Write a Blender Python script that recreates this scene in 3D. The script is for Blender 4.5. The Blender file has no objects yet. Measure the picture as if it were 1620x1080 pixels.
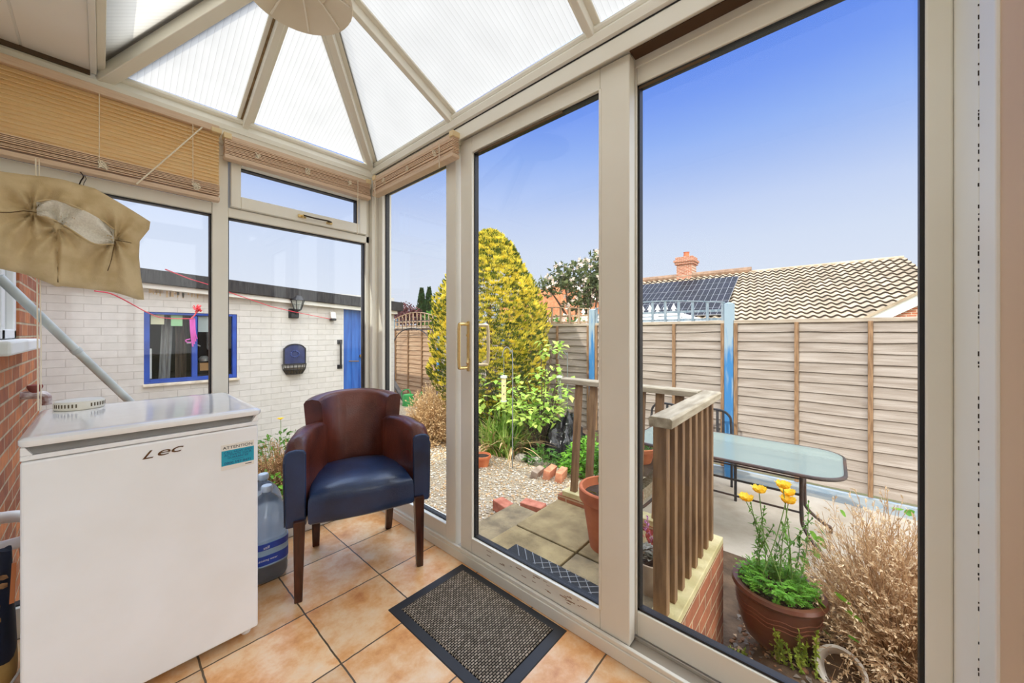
import bpy, math, random
from mathutils import Vector, Matrix, noise
import numpy as np

random.seed(7)
R = math.radians
PI = math.pi
SC = bpy.context.scene
COL = SC.collection

# ---------------------------------------------------------------- camera
EYE = Vector((0.0, 0.0, 1.145))
AZ = 42.393                                   # heading of the lens, degrees from +X
cam_d = bpy.data.cameras.new('camera')
cam_d.sensor_width = 36.0
cam_d.lens = 576.91 / 1620 * 36.0
cam_d.shift_x = 0.01113
cam_d.shift_y = -0.00804
cam_d.clip_start = 0.02
cam_d.clip_end = 300
cam = bpy.data.objects.new('camera', cam_d)
COL.objects.link(cam)
cam.location = EYE
cam.rotation_euler = (R(90), 0, R(AZ - 90))
SC.camera = cam

# ---------------------------------------------------------------- exposure
SC.view_settings.view_transform = 'Standard'
SC.view_settings.look = 'None'
SC.view_settings.gamma = 1.0
SC.view_settings.use_curve_mapping = False
SC.view_settings.exposure = 2.3

# ---------------------------------------------------------------- sky and sun
def srgb(r, g, b):
    def f(c):
        c /= 255.0
        return c / 12.92 if c <= 0.04045 else ((c + 0.055) / 1.055) ** 2.4
    return (f(r), f(g), f(b), 1.0)

SUN_DIR = Vector((-1.0, 0.22, 0.78)).normalized()    # towards the sun
W = bpy.data.worlds.new('sky')
SC.world = W
W.use_nodes = True
nt = W.node_tree
nt.nodes.clear()
out = nt.nodes.new('ShaderNodeOutputWorld')
bg = nt.nodes.new('ShaderNodeBackground')
tc = nt.nodes.new('ShaderNodeTexCoord')
sep = nt.nodes.new('ShaderNodeSeparateXYZ')
nt.links.new(tc.outputs['Generated'], sep.inputs[0])
ramp = nt.nodes.new('ShaderNodeValToRGB')
cr = ramp.color_ramp
stops = [(0.0, (231, 236, 251)), (0.10, (229, 235, 251)), (0.21, (218, 228, 251)), (0.29, (203, 217, 251)),
         (0.36, (178, 200, 250)), (0.43, (148, 180, 249)), (0.50, (120, 158, 247)), (0.57, (101, 143, 243)), (0.72, (176, 196, 236)), (1.0, (238, 238, 238))]
while len(cr.elements) < len(stops):
    cr.elements.new(0.5)
for e, (p, c) in zip(cr.elements, stops):
    e.position = p
    k_ = 0.204 if p < 0.6 else 1.0                       # out-of-view sky overhead is whitened and brightened to add top light
    e.color = [k * k_ for k in srgb(*c)[:3]] + [1]
nt.links.new(sep.outputs['Z'], ramp.inputs[0])
dot = nt.nodes.new('ShaderNodeVectorMath')
dot.operation = 'DOT_PRODUCT'
dot.inputs[1].default_value = Vector((-0.45, -0.85, 0.35)).normalized()   # unseen bright patch added behind the lens to light the room
nt.links.new(tc.outputs['Generated'], dot.inputs[0])
glow = nt.nodes.new('ShaderNodeMapRange')
glow.interpolation_type = 'SMOOTHSTEP'
glow.inputs['From Min'].default_value = 0.12
glow.inputs['From Max'].default_value = 1.0
nt.links.new(dot.outputs['Value'], glow.inputs['Value'])
mixg = nt.nodes.new('ShaderNodeMix')
mixg.data_type = 'RGBA'
mixg.inputs[7].default_value = (0.86, 0.85, 0.83, 1)   # colour of the added bright patch
nt.links.new(glow.outputs[0], mixg.inputs[0])
nt.links.new(ramp.outputs[0], mixg.inputs[6])
nt.links.new(mixg.outputs[2], bg.inputs['Color'])
bg.inputs['Strength'].default_value = 1.0
nt.links.new(bg.outputs[0], out.inputs[0])

sun_d = bpy.data.lights.new('sun', 'SUN')
sun_d.energy = 0.62
sun_d.color = (1.0, 0.95, 0.87)
sun_d.angle = R(0.8)
sun = bpy.data.objects.new('sun', sun_d)
COL.objects.link(sun)
sun.location = (-8, 3, 9)
sun.rotation_euler = SUN_DIR.to_track_quat('Z', 'Y').to_euler()

# ---------------------------------------------------------------- materials
MATS = {}

def base_mat(name):
    m = bpy.data.materials.new(name)
    m.use_nodes = True
    n = m.node_tree
    n.nodes.clear()
    o = n.nodes.new('ShaderNodeOutputMaterial')
    return m, n, o

def pm(name, col, rough=0.5, col2=None, scale=8.0, detail=4.0, bump=0.0, bscale=None, metal=0.0, spec=0.5,
       stretch=None, lo=0.35, hi=0.65, trans=0.0, coat=0.0, sub=0.0):
    """principled surface, its colour wandering between two tones with noise."""
    if name in MATS:
        return MATS[name]
    m, n, o = base_mat(name)
    p = n.nodes.new('ShaderNodeBsdfPrincipled')
    p.inputs['Roughness'].default_value = rough
    p.inputs['Metallic'].default_value = metal
    p.inputs['Specular IOR Level'].default_value = spec
    p.inputs['Coat Weight'].default_value = coat
    p.inputs['Coat Roughness'].default_value = 0.12
    t = n.nodes.new('ShaderNodeTexCoord')
    mp = n.nodes.new('ShaderNodeMapping')
    n.links.new(t.outputs['Object'], mp.inputs[0])
    if stretch:
        mp.inputs['Scale'].default_value = stretch
    if col2 is not None:
        nz = n.nodes.new('ShaderNodeTexNoise')
        nz.inputs['Scale'].default_value = scale
        nz.inputs['Detail'].default_value = detail
        n.links.new(mp.outputs[0], nz.inputs['Vector'])
        r = n.nodes.new('ShaderNodeValToRGB')
        r.color_ramp.elements[0].position = lo
        r.color_ramp.elements[1].position = hi
        r.color_ramp.elements[0].color = srgb(*col)
        r.color_ramp.elements[1].color = srgb(*col2)
        n.links.new(nz.outputs['Fac'], r.inputs[0])
        n.links.new(r.outputs[0], p.inputs['Base Color'])
        csock = r.outputs[0]
    else:
        p.inputs['Base Color'].default_value = srgb(*col)
        csock = None
    if bump:
        nb = n.nodes.new('ShaderNodeTexNoise')
        nb.inputs['Scale'].default_value = bscale or scale
        nb.inputs['Detail'].default_value = 5
        n.links.new(mp.outputs[0], nb.inputs['Vector'])
        b = n.nodes.new('ShaderNodeBump')
        b.inputs['Strength'].default_value = bump
        b.inputs['Distance'].default_value = 0.01
        n.links.new(nb.outputs['Fac'], b.inputs['Height'])
        n.links.new(b.outputs[0], p.inputs['Normal'])
    if trans > 0:
        tr = n.nodes.new('ShaderNodeBsdfTranslucent')
        if csock:
            n.links.new(csock, tr.inputs['Color'])
        else:
            tr.inputs['Color'].default_value = srgb(*col)
        mx = n.nodes.new('ShaderNodeMixShader')
        mx.inputs[0].default_value = trans
        n.links.new(p.outputs[0], mx.inputs[1])
        n.links.new(tr.outputs[0], mx.inputs[2])
        n.links.new(mx.outputs[0], o.inputs[0])
    else:
        n.links.new(p.outputs[0], o.inputs[0])
    MATS[name] = m
    return m

def glass_mat(name, tint=(0.97, 0.985, 0.98, 1), ior=1.45, amount=1.0, mist=0.0):
    if name in MATS:
        return MATS[name]
    m, n, o = base_mat(name)
    tr = n.nodes.new('ShaderNodeBsdfTransparent')
    tr.inputs['Color'].default_value = tint
    gl = n.nodes.new('ShaderNodeBsdfGlossy')
    gl.inputs['Roughness'].default_value = 0.02
    fr = n.nodes.new('ShaderNodeFresnel')
    fr.inputs['IOR'].default_value = ior
    mul = n.nodes.new('ShaderNodeMath')
    mul.operation = 'MULTIPLY'
    mul.inputs[1].default_value = amount
    geo = n.nodes.new('ShaderNodeNewGeometry')     # only the face met first mirrors; the far face would mirror totally
    inv = n.nodes.new('ShaderNodeMath')
    inv.operation = 'SUBTRACT'
    inv.inputs[0].default_value = 1.0
    n.links.new(geo.outputs['Backfacing'], inv.inputs[1])
    m0 = n.nodes.new('ShaderNodeMath')
    m0.operation = 'MULTIPLY'
    n.links.new(fr.outputs[0], m0.inputs[0])
    n.links.new(inv.outputs[0], m0.inputs[1])
    n.links.new(m0.outputs[0], mul.inputs[0])
    mx = n.nodes.new('ShaderNodeMixShader')
    n.links.new(mul.outputs[0], mx.inputs[0])
    n.links.new(tr.outputs[0], mx.inputs[1])
    n.links.new(gl.outputs[0], mx.inputs[2])
    last = mx
    if mist:
        df = n.nodes.new('ShaderNodeBsdfDiffuse')
        df.inputs['Color'].default_value = (0.75, 0.80, 0.78, 1)
        m2 = n.nodes.new('ShaderNodeMixShader')
        m2.inputs[0].default_value = mist
        n.links.new(mx.outputs[0], m2.inputs[1])
        n.links.new(df.outputs[0], m2.inputs[2])
        last = m2
    n.links.new(last.outputs[0], o.inputs[0])
    MATS[name] = m
    return m

def brick_mat(name, c1, c2, mortar, plane='xz', bw=0.225, rh=0.075, ms=0.010, rough=0.85, bump=0.6, vary=0.5, stain=None):
    """brickwork laid in the given plane of world coordinates."""
    if name in MATS:
        return MATS[name]
    m, n, o = base_mat(name)
    p = n.nodes.new('ShaderNodeBsdfPrincipled')
    p.inputs['Roughness'].default_value = rough
    t = n.nodes.new('ShaderNodeTexCoord')
    s = n.nodes.new('ShaderNodeSeparateXYZ')
    c = n.nodes.new('ShaderNodeCombineXYZ')
    n.links.new(t.outputs['Object'], s.inputs[0])
    a, b = {'xz': ('X', 'Z'), 'yz': ('Y', 'Z'), 'xy': ('X', 'Y')}[plane]
    n.links.new(s.outputs[a], c.inputs[0])
    n.links.new(s.outputs[b], c.inputs[1])
    bk = n.nodes.new('ShaderNodeTexBrick')
    bk.inputs['Scale'].default_value = 1.0
    bk.inputs['Brick Width'].default_value = bw
    bk.inputs['Row Height'].default_value = rh
    bk.inputs['Mortar Size'].default_value = ms
    bk.inputs['Mortar Smooth'].default_value = 0.3
    bk.inputs['Bias'].default_value = 0.0
    bk.inputs['Color1'].default_value = srgb(*c1)
    bk.inputs['Color2'].default_value = srgb(*c2)
    bk.inputs['Mortar'].default_value = srgb(*mortar)
    n.links.new(c.outputs[0], bk.inputs['Vector'])
    nz = n.nodes.new('ShaderNodeTexNoise')
    nz.inputs['Scale'].default_value = 14
    nz.inputs['Detail'].default_value = 6
    n.links.new(t.outputs['Object'], nz.inputs['Vector'])
    mr = n.nodes.new('ShaderNodeMapRange')
    mr.inputs['From Min'].default_value = 0.3
    mr.inputs['From Max'].default_value = 0.7
    mr.inputs['To Min'].default_value = 1.0 - vary * 0.5
    mr.inputs['To Max'].default_value = 1.0 + vary * 0.25
    n.links.new(nz.outputs['Fac'], mr.inputs['Value'])
    mul = n.nodes.new('ShaderNodeMix')
    mul.data_type = 'RGBA'
    mul.blend_type = 'MULTIPLY'
    mul.inputs[0].default_value = 1.0
    n.links.new(bk.outputs['Color'], mul.inputs[6])
    n.links.new(mr.outputs[0], mul.inputs[7])
    n.links.new(mul.outputs[2], p.inputs['Base Color'])
    ad = n.nodes.new('ShaderNodeMath')
    ad.operation = 'MULTIPLY_ADD'
    ad.inputs[1].default_value = -1.0
    n.links.new(bk.outputs['Fac'], ad.inputs[0])
    n2 = n.nodes.new('ShaderNodeMath')
    n2.operation = 'MULTIPLY'
    n2.inputs[1].default_value = 0.35
    n.links.new(nz.outputs['Fac'], n2.inputs[0])
    n.links.new(n2.outputs[0], ad.inputs[2])
    bp = n.nodes.new('ShaderNodeBump')
    bp.inputs['Strength'].default_value = bump
    bp.inputs['Distance'].default_value = 0.008
    n.links.new(ad.outputs[0], bp.inputs['Height'])
    n.links.new(bp.outputs[0], p.inputs['Normal'])
    n.links.new(p.outputs[0], o.inputs[0])
    MATS[name] = m
    return m

# ---------------------------------------------------------------- geometry helpers
class MB:
    """collects shapes into ONE mesh."""
    def __init__(self):
        self.v = []
        self.f = []
        self.mi = []
        self.cur = 0

    def add(self, verts, faces):
        b = len(self.v)
        self.v.extend([tuple(p) for p in verts])
        for f in faces:
            self.f.append(tuple(b + i for i in f))
            self.mi.append(self.cur)
        return self

    def box(self, x0, x1, y0, y1, z0, z1):
        v = [(x0, y0, z0), (x1, y0, z0), (x1, y1, z0), (x0, y1, z0), (x0, y0, z1), (x1, y0, z1), (x1, y1, z1), (x0, y1, z1)]
        return self.add(v, [(0, 3, 2, 1), (4, 5, 6, 7), (0, 1, 5, 4), (1, 2, 6, 5), (2, 3, 7, 6), (3, 0, 4, 7)])

    def obox(self, c, ax, ay, az):
        """box from its centre and three half-axis vectors"""
        c, ax, ay, az = Vector(c), Vector(ax), Vector(ay), Vector(az)
        v = [c + sx * ax + sy * ay + sz * az for sz in (-1, 1) for sx, sy in ((-1, -1), (1, -1), (1, 1), (-1, 1))]
        return self.add(v, [(0, 3, 2, 1), (4, 5, 6, 7), (0, 1, 5, 4), (1, 2, 6, 5), (2, 3, 7, 6), (3, 0, 4, 7)])

    def bar(self, p, q, w, h, up=(0, 0, 1), taper=1.0):
        """straight bar p->q, width w, height h (along up)"""
        p, q = Vector(p), Vector(q)
        d = (q - p).normalized()
        side = d.cross(Vector(up))
        if side.length < 1e-5:
            side = d.cross(Vector((1, 0, 0)))
        side.normalize()
        u = side.cross(d).normalized()
        v = []
        for c, k in ((p, 1.0), (q, taper)):
            for sx, sy in ((-1, -1), (1, -1), (1, 1), (-1, 1)):
                v.append(c + side * sx * w * 0.5 * k + u * sy * h * 0.5 * k)
        return self.add(v, [(0, 1, 2, 3), (7, 6, 5, 4), (0, 4, 5, 1), (1, 5, 6, 2), (2, 6, 7, 3), (3, 7, 4, 0)])

    def tube(self, pts, r, n=8, caps=True):
        pts = [Vector(p) for p in pts]
        k = len(pts)
        rr = r if isinstance(r, (list, tuple)) else [r] * k
        t0 = (pts[1] - pts[0]).normalized()
        u = t0.orthogonal().normalized()
        vs = []
        prev = t0
        for i, p in enumerate(pts):
            if i == 0:
                t = t0
            elif i == k - 1:
                t = (pts[i] - pts[i - 1]).normalized()
            else:
                t = (pts[i + 1] - pts[i - 1])
                t = t.normalized() if t.length > 1e-9 else prev
            q = prev.rotation_difference(t)
            u = (q @ u).normalized()
            prev = t
            w = t.cross(u)
            for j in range(n):
                a = 2 * PI * j / n
                vs.append(p + (u * math.cos(a) + w * math.sin(a)) * rr[i])
        fs = []
        for i in range(k - 1):
            for j in range(n):
                a, b = i * n + j, i * n + (j + 1) % n
                fs.append((a, b, b + n, a + n))
        if caps:
            fs.append(tuple(range(n - 1, -1, -1)))
            fs.append(tuple((k - 1) * n + j for j in range(n)))
        return self.add(vs, fs)

    def lathe(self, prof, c=(0, 0, 0), n=24, sx=1.0, sy=1.0, mat=None, caps=True):
        """profile [(r, z)...] turned about z"""
        vs, fs = [], []
        M = mat or Matrix.Identity(3)
        c = Vector(c)
        for r, z in prof:
            for j in range(n):
                a = 2 * PI * j / n
                vs.append(c + M @ Vector((r * math.cos(a) * sx, r * math.sin(a) * sy, z)))
        for i in range(len(prof) - 1):
            for j in range(n):
                a, b = i * n + j, i * n + (j + 1) % n
                fs.append((a, b, b + n, a + n))
        if caps and prof[0][0] > 1e-6:
            fs.append(tuple(range(n - 1, -1, -1)))
        if caps and prof[-1][0] > 1e-6:
            k = len(prof) - 1
            fs.append(tuple(k * n + j for j in range(n)))
        return self.add(vs, fs)

    def stack(self, rings):
        """closed loft through rings of equal point count, capped"""
        n = len(rings[0])
        vs = [p for r in rings for p in r]
        fs = []
        for i in range(len(rings) - 1):
            for j in range(n):
                a, b = i * n + j, i * n + (j + 1) % n
                fs.append((a, b, b + n, a + n))
        fs.append(tuple(range(n - 1, -1, -1)))
        k = len(rings) - 1
        fs.append(tuple(k * n + j for j in range(n)))
        return self.add(vs, fs)

    def prism(self, poly, off):
        """polygon (3-D points) pushed along a vector"""
        off = Vector(off)
        a = [Vector(p) for p in poly]
        n = len(a)
        vs = a + [p + off for p in a]
        fs = [tuple(range(n - 1, -1, -1)), tuple(range(n, 2 * n))]
        for i in range(n):
            j = (i + 1) % n
            fs.append((i, j, j + n, i + n))
        return self.add(vs, fs)

    def grid(self, fn, nu, nv):
        vs = [fn(i / nu, j / nv) for j in range(nv + 1) for i in range(nu + 1)]
        fs = []
        for j in range(nv):
            for i in range(nu):
                a = j * (nu + 1) + i
                fs.append((a, a + 1, a + nu + 2, a + nu + 1))
        return self.add(vs, fs)

    def leaf(self, p, d, nrm, ln, wd, fold=0.25):
        p, d = Vector(p), Vector(d).normalized()
        s = d.cross(Vector(nrm))
        if s.length < 1e-4:
            s = d.orthogonal()
        s.normalize()
        up = s.cross(d).normalized()
        m = p + d * ln * 0.45 + up * wd * fold
        return self.add([p, m + s * wd * 0.5, p + d * ln - up * ln * 0.1, m - s * wd * 0.5, p + d * ln * 0.5],
                        [(0, 4, 1), (4, 2, 1), (0, 3, 4), (4, 3, 2)])

    def blob(self, c, r, n=1, jit=0.15, s=(1, 1, 1)):
        c = Vector(c)
        vs, fs = ICO[n]
        rr = r
        k = [1 + random.uniform(-jit, jit) for _ in vs]
        return self.add([c + Vector((v[0] * s[0], v[1] * s[1], v[2] * s[2])) * rr * kk for v, kk in zip(vs, k)], fs)

    def build(self, name, mat, parent=None, smooth=False, bevel=0.0, seg=2, loc=None, angle=35):
        me = bpy.data.meshes.new(name)
        v = self.v
        o = bpy.data.objects.new(name, me)
        if loc is not None:
            l = Vector(loc)
            v = [(p[0] - l.x, p[1] - l.y, p[2] - l.z) for p in v]
            o.location = l
        me.from_pydata(v, [], self.f)
        mats = mat if isinstance(mat, (list, tuple)) else [mat]
        for m in mats:
            me.materials.append(m)
        if len(mats) > 1:
            me.polygons.foreach_set('material_index', self.mi)
        me.update()
        if smooth:
            me.polygons.foreach_set('use_smooth', [True] * len(me.polygons))
            me.set_sharp_from_angle(angle=R(angle))
        COL.objects.link(o)
        if parent is not None:
            if loc is None:
                # keep world coordinates: the parts are drawn in place
                o.location = -Vector(parent.location) if parent.rotation_euler.z == 0 and parent.get('placed') else (0, 0, 0)
            o.parent = parent
        if bevel:
            b = o.modifiers.new('bevel', 'BEVEL')
            b.width = bevel
            b.segments = seg
            b.limit_method = 'ANGLE'
            b.angle_limit = R(40)
        return o

def _ico():
    t = (1 + 5 ** 0.5) / 2
    v = [Vector(p).normalized() for p in [(-1, t, 0), (1, t, 0), (-1, -t, 0), (1, -t, 0), (0, -1, t), (0, 1, t), (0, -1, -t), (0, 1, -t), (t, 0, -1), (t, 0, 1), (-t, 0, -1), (-t, 0, 1)]]
    f = [(0, 11, 5), (0, 5, 1), (0, 1, 7), (0, 7, 10), (0, 10, 11), (1, 5, 9), (5, 11, 4), (11, 10, 2), (10, 7, 6), (7, 1, 8), (3, 9, 4), (3, 4, 2), (3, 2, 6), (3, 6, 8), (3, 8, 9), (4, 9, 5), (2, 4, 11), (6, 2, 10), (8, 6, 7), (9, 8, 1)]
    res = [None, (list(v), list(f))]
    for _ in range(2):
        cache = {}
        nf = []
        v = list(v)
        def mid(a, b):
            k = (min(a, b), max(a, b))
            if k not in cache:
                v.append(((v[a] + v[b]) / 2).normalized())
                cache[k] = len(v) - 1
            return cache[k]
        for a, b, c in f:
            x, y, z = mid(a, b), mid(b, c), mid(c, a)
            nf += [(a, x, z), (b, y, x), (c, z, y), (x, y, z)]
        f = nf
        res.append((list(v), list(f)))
    return res
ICO = _ico()

def thing(name, label, cat, loc=(0, 0, 0), rz=0.0, group=None):
    o = bpy.data.objects.new(name, None)
    COL.objects.link(o)
    o.empty_display_size = 0.05
    o.location = loc
    o.rotation_euler = (0, 0, rz)
    o['placed'] = 1                       # parts drawn in world coordinates are shifted back by build()
    return tag(o, label, cat, group)

def tag(o, label, cat, group=None, kind=None):
    o['label'] = label
    o['category'] = cat
    if group:
        o['group'] = group
    if kind:
        o['kind'] = kind
    return o

def struct(o):
    o['kind'] = 'structure'
    return o

def group_copy(root, loc, label=None, rz=None):
    """a thing with copies of its parts and sub-parts"""
    c = root.copy()
    COL.objects.link(c)
    c.location = loc
    if rz is not None:
        c.rotation_euler = (0, 0, rz)
    if label:
        c['label'] = label
    for ch in list(root.children):
        d = ch.copy()
        COL.objects.link(d)
        d.parent = c
        for g in list(ch.children):
            e = g.copy()
            COL.objects.link(e)
            e.parent = d
    return c

def text(s, name, mat, parent, loc, rot, size, shear=0.0, extrude=0.0008, sx=1.0, align='CENTER', label=None):
    c = bpy.data.curves.new(name, 'FONT')
    c.body = s
    c.size = size
    c.shear = shear
    c.extrude = extrude
    c.align_x = align
    tmp = bpy.data.objects.new(name, c)
    me = bpy.data.meshes.new_from_object(tmp)
    bpy.data.objects.remove(tmp)
    bpy.data.curves.remove(c)
    me.name = name
    me.materials.clear()
    me.materials.append(mat)
    o = bpy.data.objects.new(name, me)
    COL.objects.link(o)
    o.location = Vector(loc) - (Vector(parent.location) if parent is not None and parent.get('placed') else Vector())
    o.rotation_euler = rot
    o.scale = (sx, 1, 1)
    o.parent = parent
    if label:
        o['label'] = label
    return o

def ring_pts(fn, n):
    return [fn(2 * PI * i / n) for i in range(n)]

def catmull(pts, per=6):
    pts = [Vector(p) for p in pts]
    q = [pts[0] * 2 - pts[1]] + pts + [pts[-1] * 2 - pts[-2]]
    res = []
    for i in range(1, len(q) - 2):
        a, b, c, d = q[i - 1], q[i], q[i + 1], q[i + 2]
        for k in range(per):
            t = k / per
            res.append(0.5 * ((2 * b) + (c - a) * t + (2 * a - 5 * b + 4 * c - d) * t * t + (3 * b - a - 3 * c + d) * t ** 3))
    res.append(pts[-1])
    return res

def rdir(up=0.0):
    while True:
        v = Vector((random.uniform(-1, 1), random.uniform(-1, 1), random.uniform(-1, 1)))
        if 0.05 < v.length < 1:
            v.normalize()
            v.z += up
            return v.normalized()

# ================================================================ the conservatory shell
upvc = pm('cream_plastic', (243, 240, 227), 0.38, (238, 234, 219), 3.0, bump=0.02)
upvc_w = pm('white_plastic', (238, 236, 230), 0.35)
gasket = pm('black_gasket', (22, 22, 24), 0.5)
soffit_m = pm('soffit_board', (250, 246, 240), 0.5, (246, 240, 232), 2.0)
wall_m = pm('beige_wall', (216, 184, 150), 0.6, (208, 174, 140), 2.5, bump=0.05)
strip_brown = pm('brown_strip', (116, 92, 62), 0.8, (150, 124, 88), 30)
glass = glass_mat('window_glass', amount=0.75)

def tile_mat():
    m, n, o = base_mat('terracotta_tiles')
    p = n.nodes.new('ShaderNodeBsdfPrincipled')
    t = n.nodes.new('ShaderNodeTexCoord')
    mp = n.nodes.new('ShaderNodeMapping')
    mp.inputs['Location'].default_value = (-0.8947 + 0.3308 * 8, -1.594 + 0.3308 * 8, 0)
    n.links.new(t.outputs['Object'], mp.inputs[0])
    # slightly wandering joints
    nw = n.nodes.new('ShaderNodeTexNoise')
    nw.inputs['Scale'].default_value = 22
    n.links.new(t.outputs['Object'], nw.inputs['Vector'])
    vm = n.nodes.new('ShaderNodeVectorMath')
    vm.operation = 'MULTIPLY_ADD'
    vm.inputs[1].default_value = (0.005, 0.005, 0)
    n.links.new(nw.outputs['Color'], vm.inputs[0])
    n.links.new(mp.outputs[0], vm.inputs[2])
    bk = n.nodes.new('ShaderNodeTexBrick')
    bk.offset = 0.0
    bk.inputs['Scale'].default_value = 1.0
    bk.inputs['Brick Width'].default_value = 0.3308
    bk.inputs['Row Height'].default_value = 0.3308
    bk.inputs['Mortar Size'].default_value = 0.0032
    bk.inputs['Mortar Smooth'].default_value = 0.2
    bk.inputs['Color1'].default_value = (0.82, 0.82, 0.82, 1)
    bk.inputs['Color2'].default_value = (1.08, 1.06, 1.04, 1)
    bk.inputs['Mortar'].default_value = (0.5, 0.5, 0.5, 1)
    n.links.new(vm.outputs[0], bk.inputs['Vector'])
    nz = n.nodes.new('ShaderNodeTexNoise')
    nz.inputs['Scale'].default_value = 5.5
    nz.inputs['Detail'].default_value = 9
    nz.inputs['Roughness'].default_value = 0.68
    n.links.new(t.outputs['Object'], nz.inputs['Vector'])
    r = n.nodes.new('ShaderNodeValToRGB')
    e = r.color_ramp.elements
    while len(e) < 4:
        e.new(0.5)
    for k, (pos, c) in enumerate([(0.30, (208, 132, 70)), (0.44, (236, 174, 112)), (0.56, (246, 206, 158)), (0.72, (250, 226, 196))]):
        e[k].position = pos
        e[k].color = srgb(*c)
    n.links.new(nz.outputs['Fac'], r.inputs[0])
    mu = n.nodes.new('ShaderNodeMix')
    mu.data_type = 'RGBA'
    mu.blend_type = 'MULTIPLY'
    mu.inputs[0].default_value = 1
    n.links.new(r.outputs[0], mu.inputs[6])
    n.links.new(bk.outputs['Color'], mu.inputs[7])
    mo = n.nodes.new('ShaderNodeMix')
    mo.data_type = 'RGBA'
    n.links.new(bk.outputs['Fac'], mo.inputs[0])
    n.links.new(mu.outputs[2], mo.inputs[6])
    mo.inputs[7].default_value = srgb(96, 78, 58)
    n.links.new(mo.outputs[2], p.inputs['Base Color'])
    p.inputs['Roughness'].default_value = 0.32
    b = n.nodes.new('ShaderNodeBump')
    b.invert = True
    b.inputs['Strength'].default_value = 0.5
    b.inputs['Distance'].default_value = 0.003
    n.links.new(bk.outputs['Fac'], b.inputs['Height'])
    n.links.new(b.outputs[0], p.inputs['Normal'])
    n.links.new(p.outputs[0], o.inputs[0])
    return m

struct(MB().box(-0.36, 1.34, -0.40, 2.36, -0.08, 0.0).build('floor', tile_mat()))

# --- walls that close the room behind and beside the lens
struct(MB().box(-0.40, -0.34, -0.40, 2.24, 0.0, 2.3).build('wall_left', pm('white_wall', (244, 242, 238), 0.6)))
struct(MB().box(0.72, 1.008, -0.36, -0.205, 0.0, 2.42).build('wall_right', wall_m))
w2 = bpy.data.objects.new('added_window', None)            # glazed end added unseen behind the lens, to let sky light in
COL.objects.link(w2)
struct(w2)
m = MB()
m.box(-0.34, 0.72, -0.33, -0.27, 0.0, 0.12)
m.box(-0.34, 0.72, -0.33, -0.27, 2.06, 2.22)
for x in (-0.34, 0.16, 0.66):
    m.box(x, x + 0.06, -0.33, -0.27, 0.12, 2.06)
m.build('frame', upvc, w2, bevel=0.004)
for x in (-0.28, 0.22):
    MB().box(x, x + 0.44, -0.31, -0.29, 0.12, 2.06).build('pane', glass, w2)
t1 = struct(MB().box(1.008, 1.103, -0.36, -0.2, 0.0, 2.42).build('trim_1', upvc_w, bevel=0.004))
# crumbling dark sealant along the edge of the white cover strip
g = MB()
z = 0.02
while z < 2.3:
    hgt = random.uniform(0.003, 0.010)
    if random.random() < 0.7:
        g.box(1.1035, 1.1046, -0.2015, -0.1995 + random.uniform(0, 0.0006), z, z + hgt)
    z += hgt + random.uniform(0.002, 0.012)
g.build('sealant', pm('mould', (60, 50, 36), 0.9), t1)

# --- soffit of the house eaves on the left, hung as boards
sf = MB()
sf.box(-0.34, -0.203, -0.30, 2.215, 2.205, 2.23)
sf.box(-0.197, -0.03, -0.30, 2.215, 2.205, 2.23)
ce = struct(sf.build('ceiling', soffit_m, bevel=0.002))
MB().box(-0.203, -0.197, -0.30, 2.215, 2.2075, 2.228).build('joint_strip', upvc_w, ce)
MB().lathe([(0.012, 2.2055), (0.011, 2.203), (0.004, 2.202), (0.0, 2.202)], (-0.24, 1.93, 0), 12).build('screw_cap', upvc_w, ce)
# fascia strip that finishes the soffit against the roof
struct(MB().box(-0.03, -0.012, -0.30, 2.215, 2.195, 2.33).build('trim_2', upvc_w, bevel=0.002))
struct(MB().box(-0.012, 0.012, -0.30, 2.225, 2.215, 2.35).build('trim_3', upvc, bevel=0.003))
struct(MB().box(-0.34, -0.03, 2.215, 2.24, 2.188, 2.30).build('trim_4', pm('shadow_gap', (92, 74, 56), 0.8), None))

# --- ring beam under the roof (two lengths) with a rounded bead along its top
def beam_prof_L(x):
    return [(x, 2.235, 2.085), (x, 2.222, 2.10), (x, 2.216, 2.175), (x, 2.236, 2.215), (x, 2.33, 2.23), (x, 2.33, 2.085)]
def beam_prof_R(y):
    return [(1.20, y, 2.171), (1.188, y, 2.178), (1.182, y, 2.205), (1.196, y, 2.225), (1.34, y, 2.24), (1.34, y, 2.171)]
b = MB()
b.prism(beam_prof_L(-0.34), (1.66, 0, 0))
b.tube([(0.0, 2.235, 2.222), (1.19, 2.235, 2.222)], 0.016, 10)
b.tube([(0.0, 2.214, 2.152), (1.19, 2.214, 2.152)], 0.0022, 4)
struct(b.build('trim_5', upvc))
b = MB()
b.prism(beam_prof_R(-0.40), (0, 2.72, 0))
b.tube([(1.20, -0.3, 2.232), (1.20, 2.225, 2.232)], 0.016, 10)
struct(b.build('trim_6', upvc))

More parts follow.
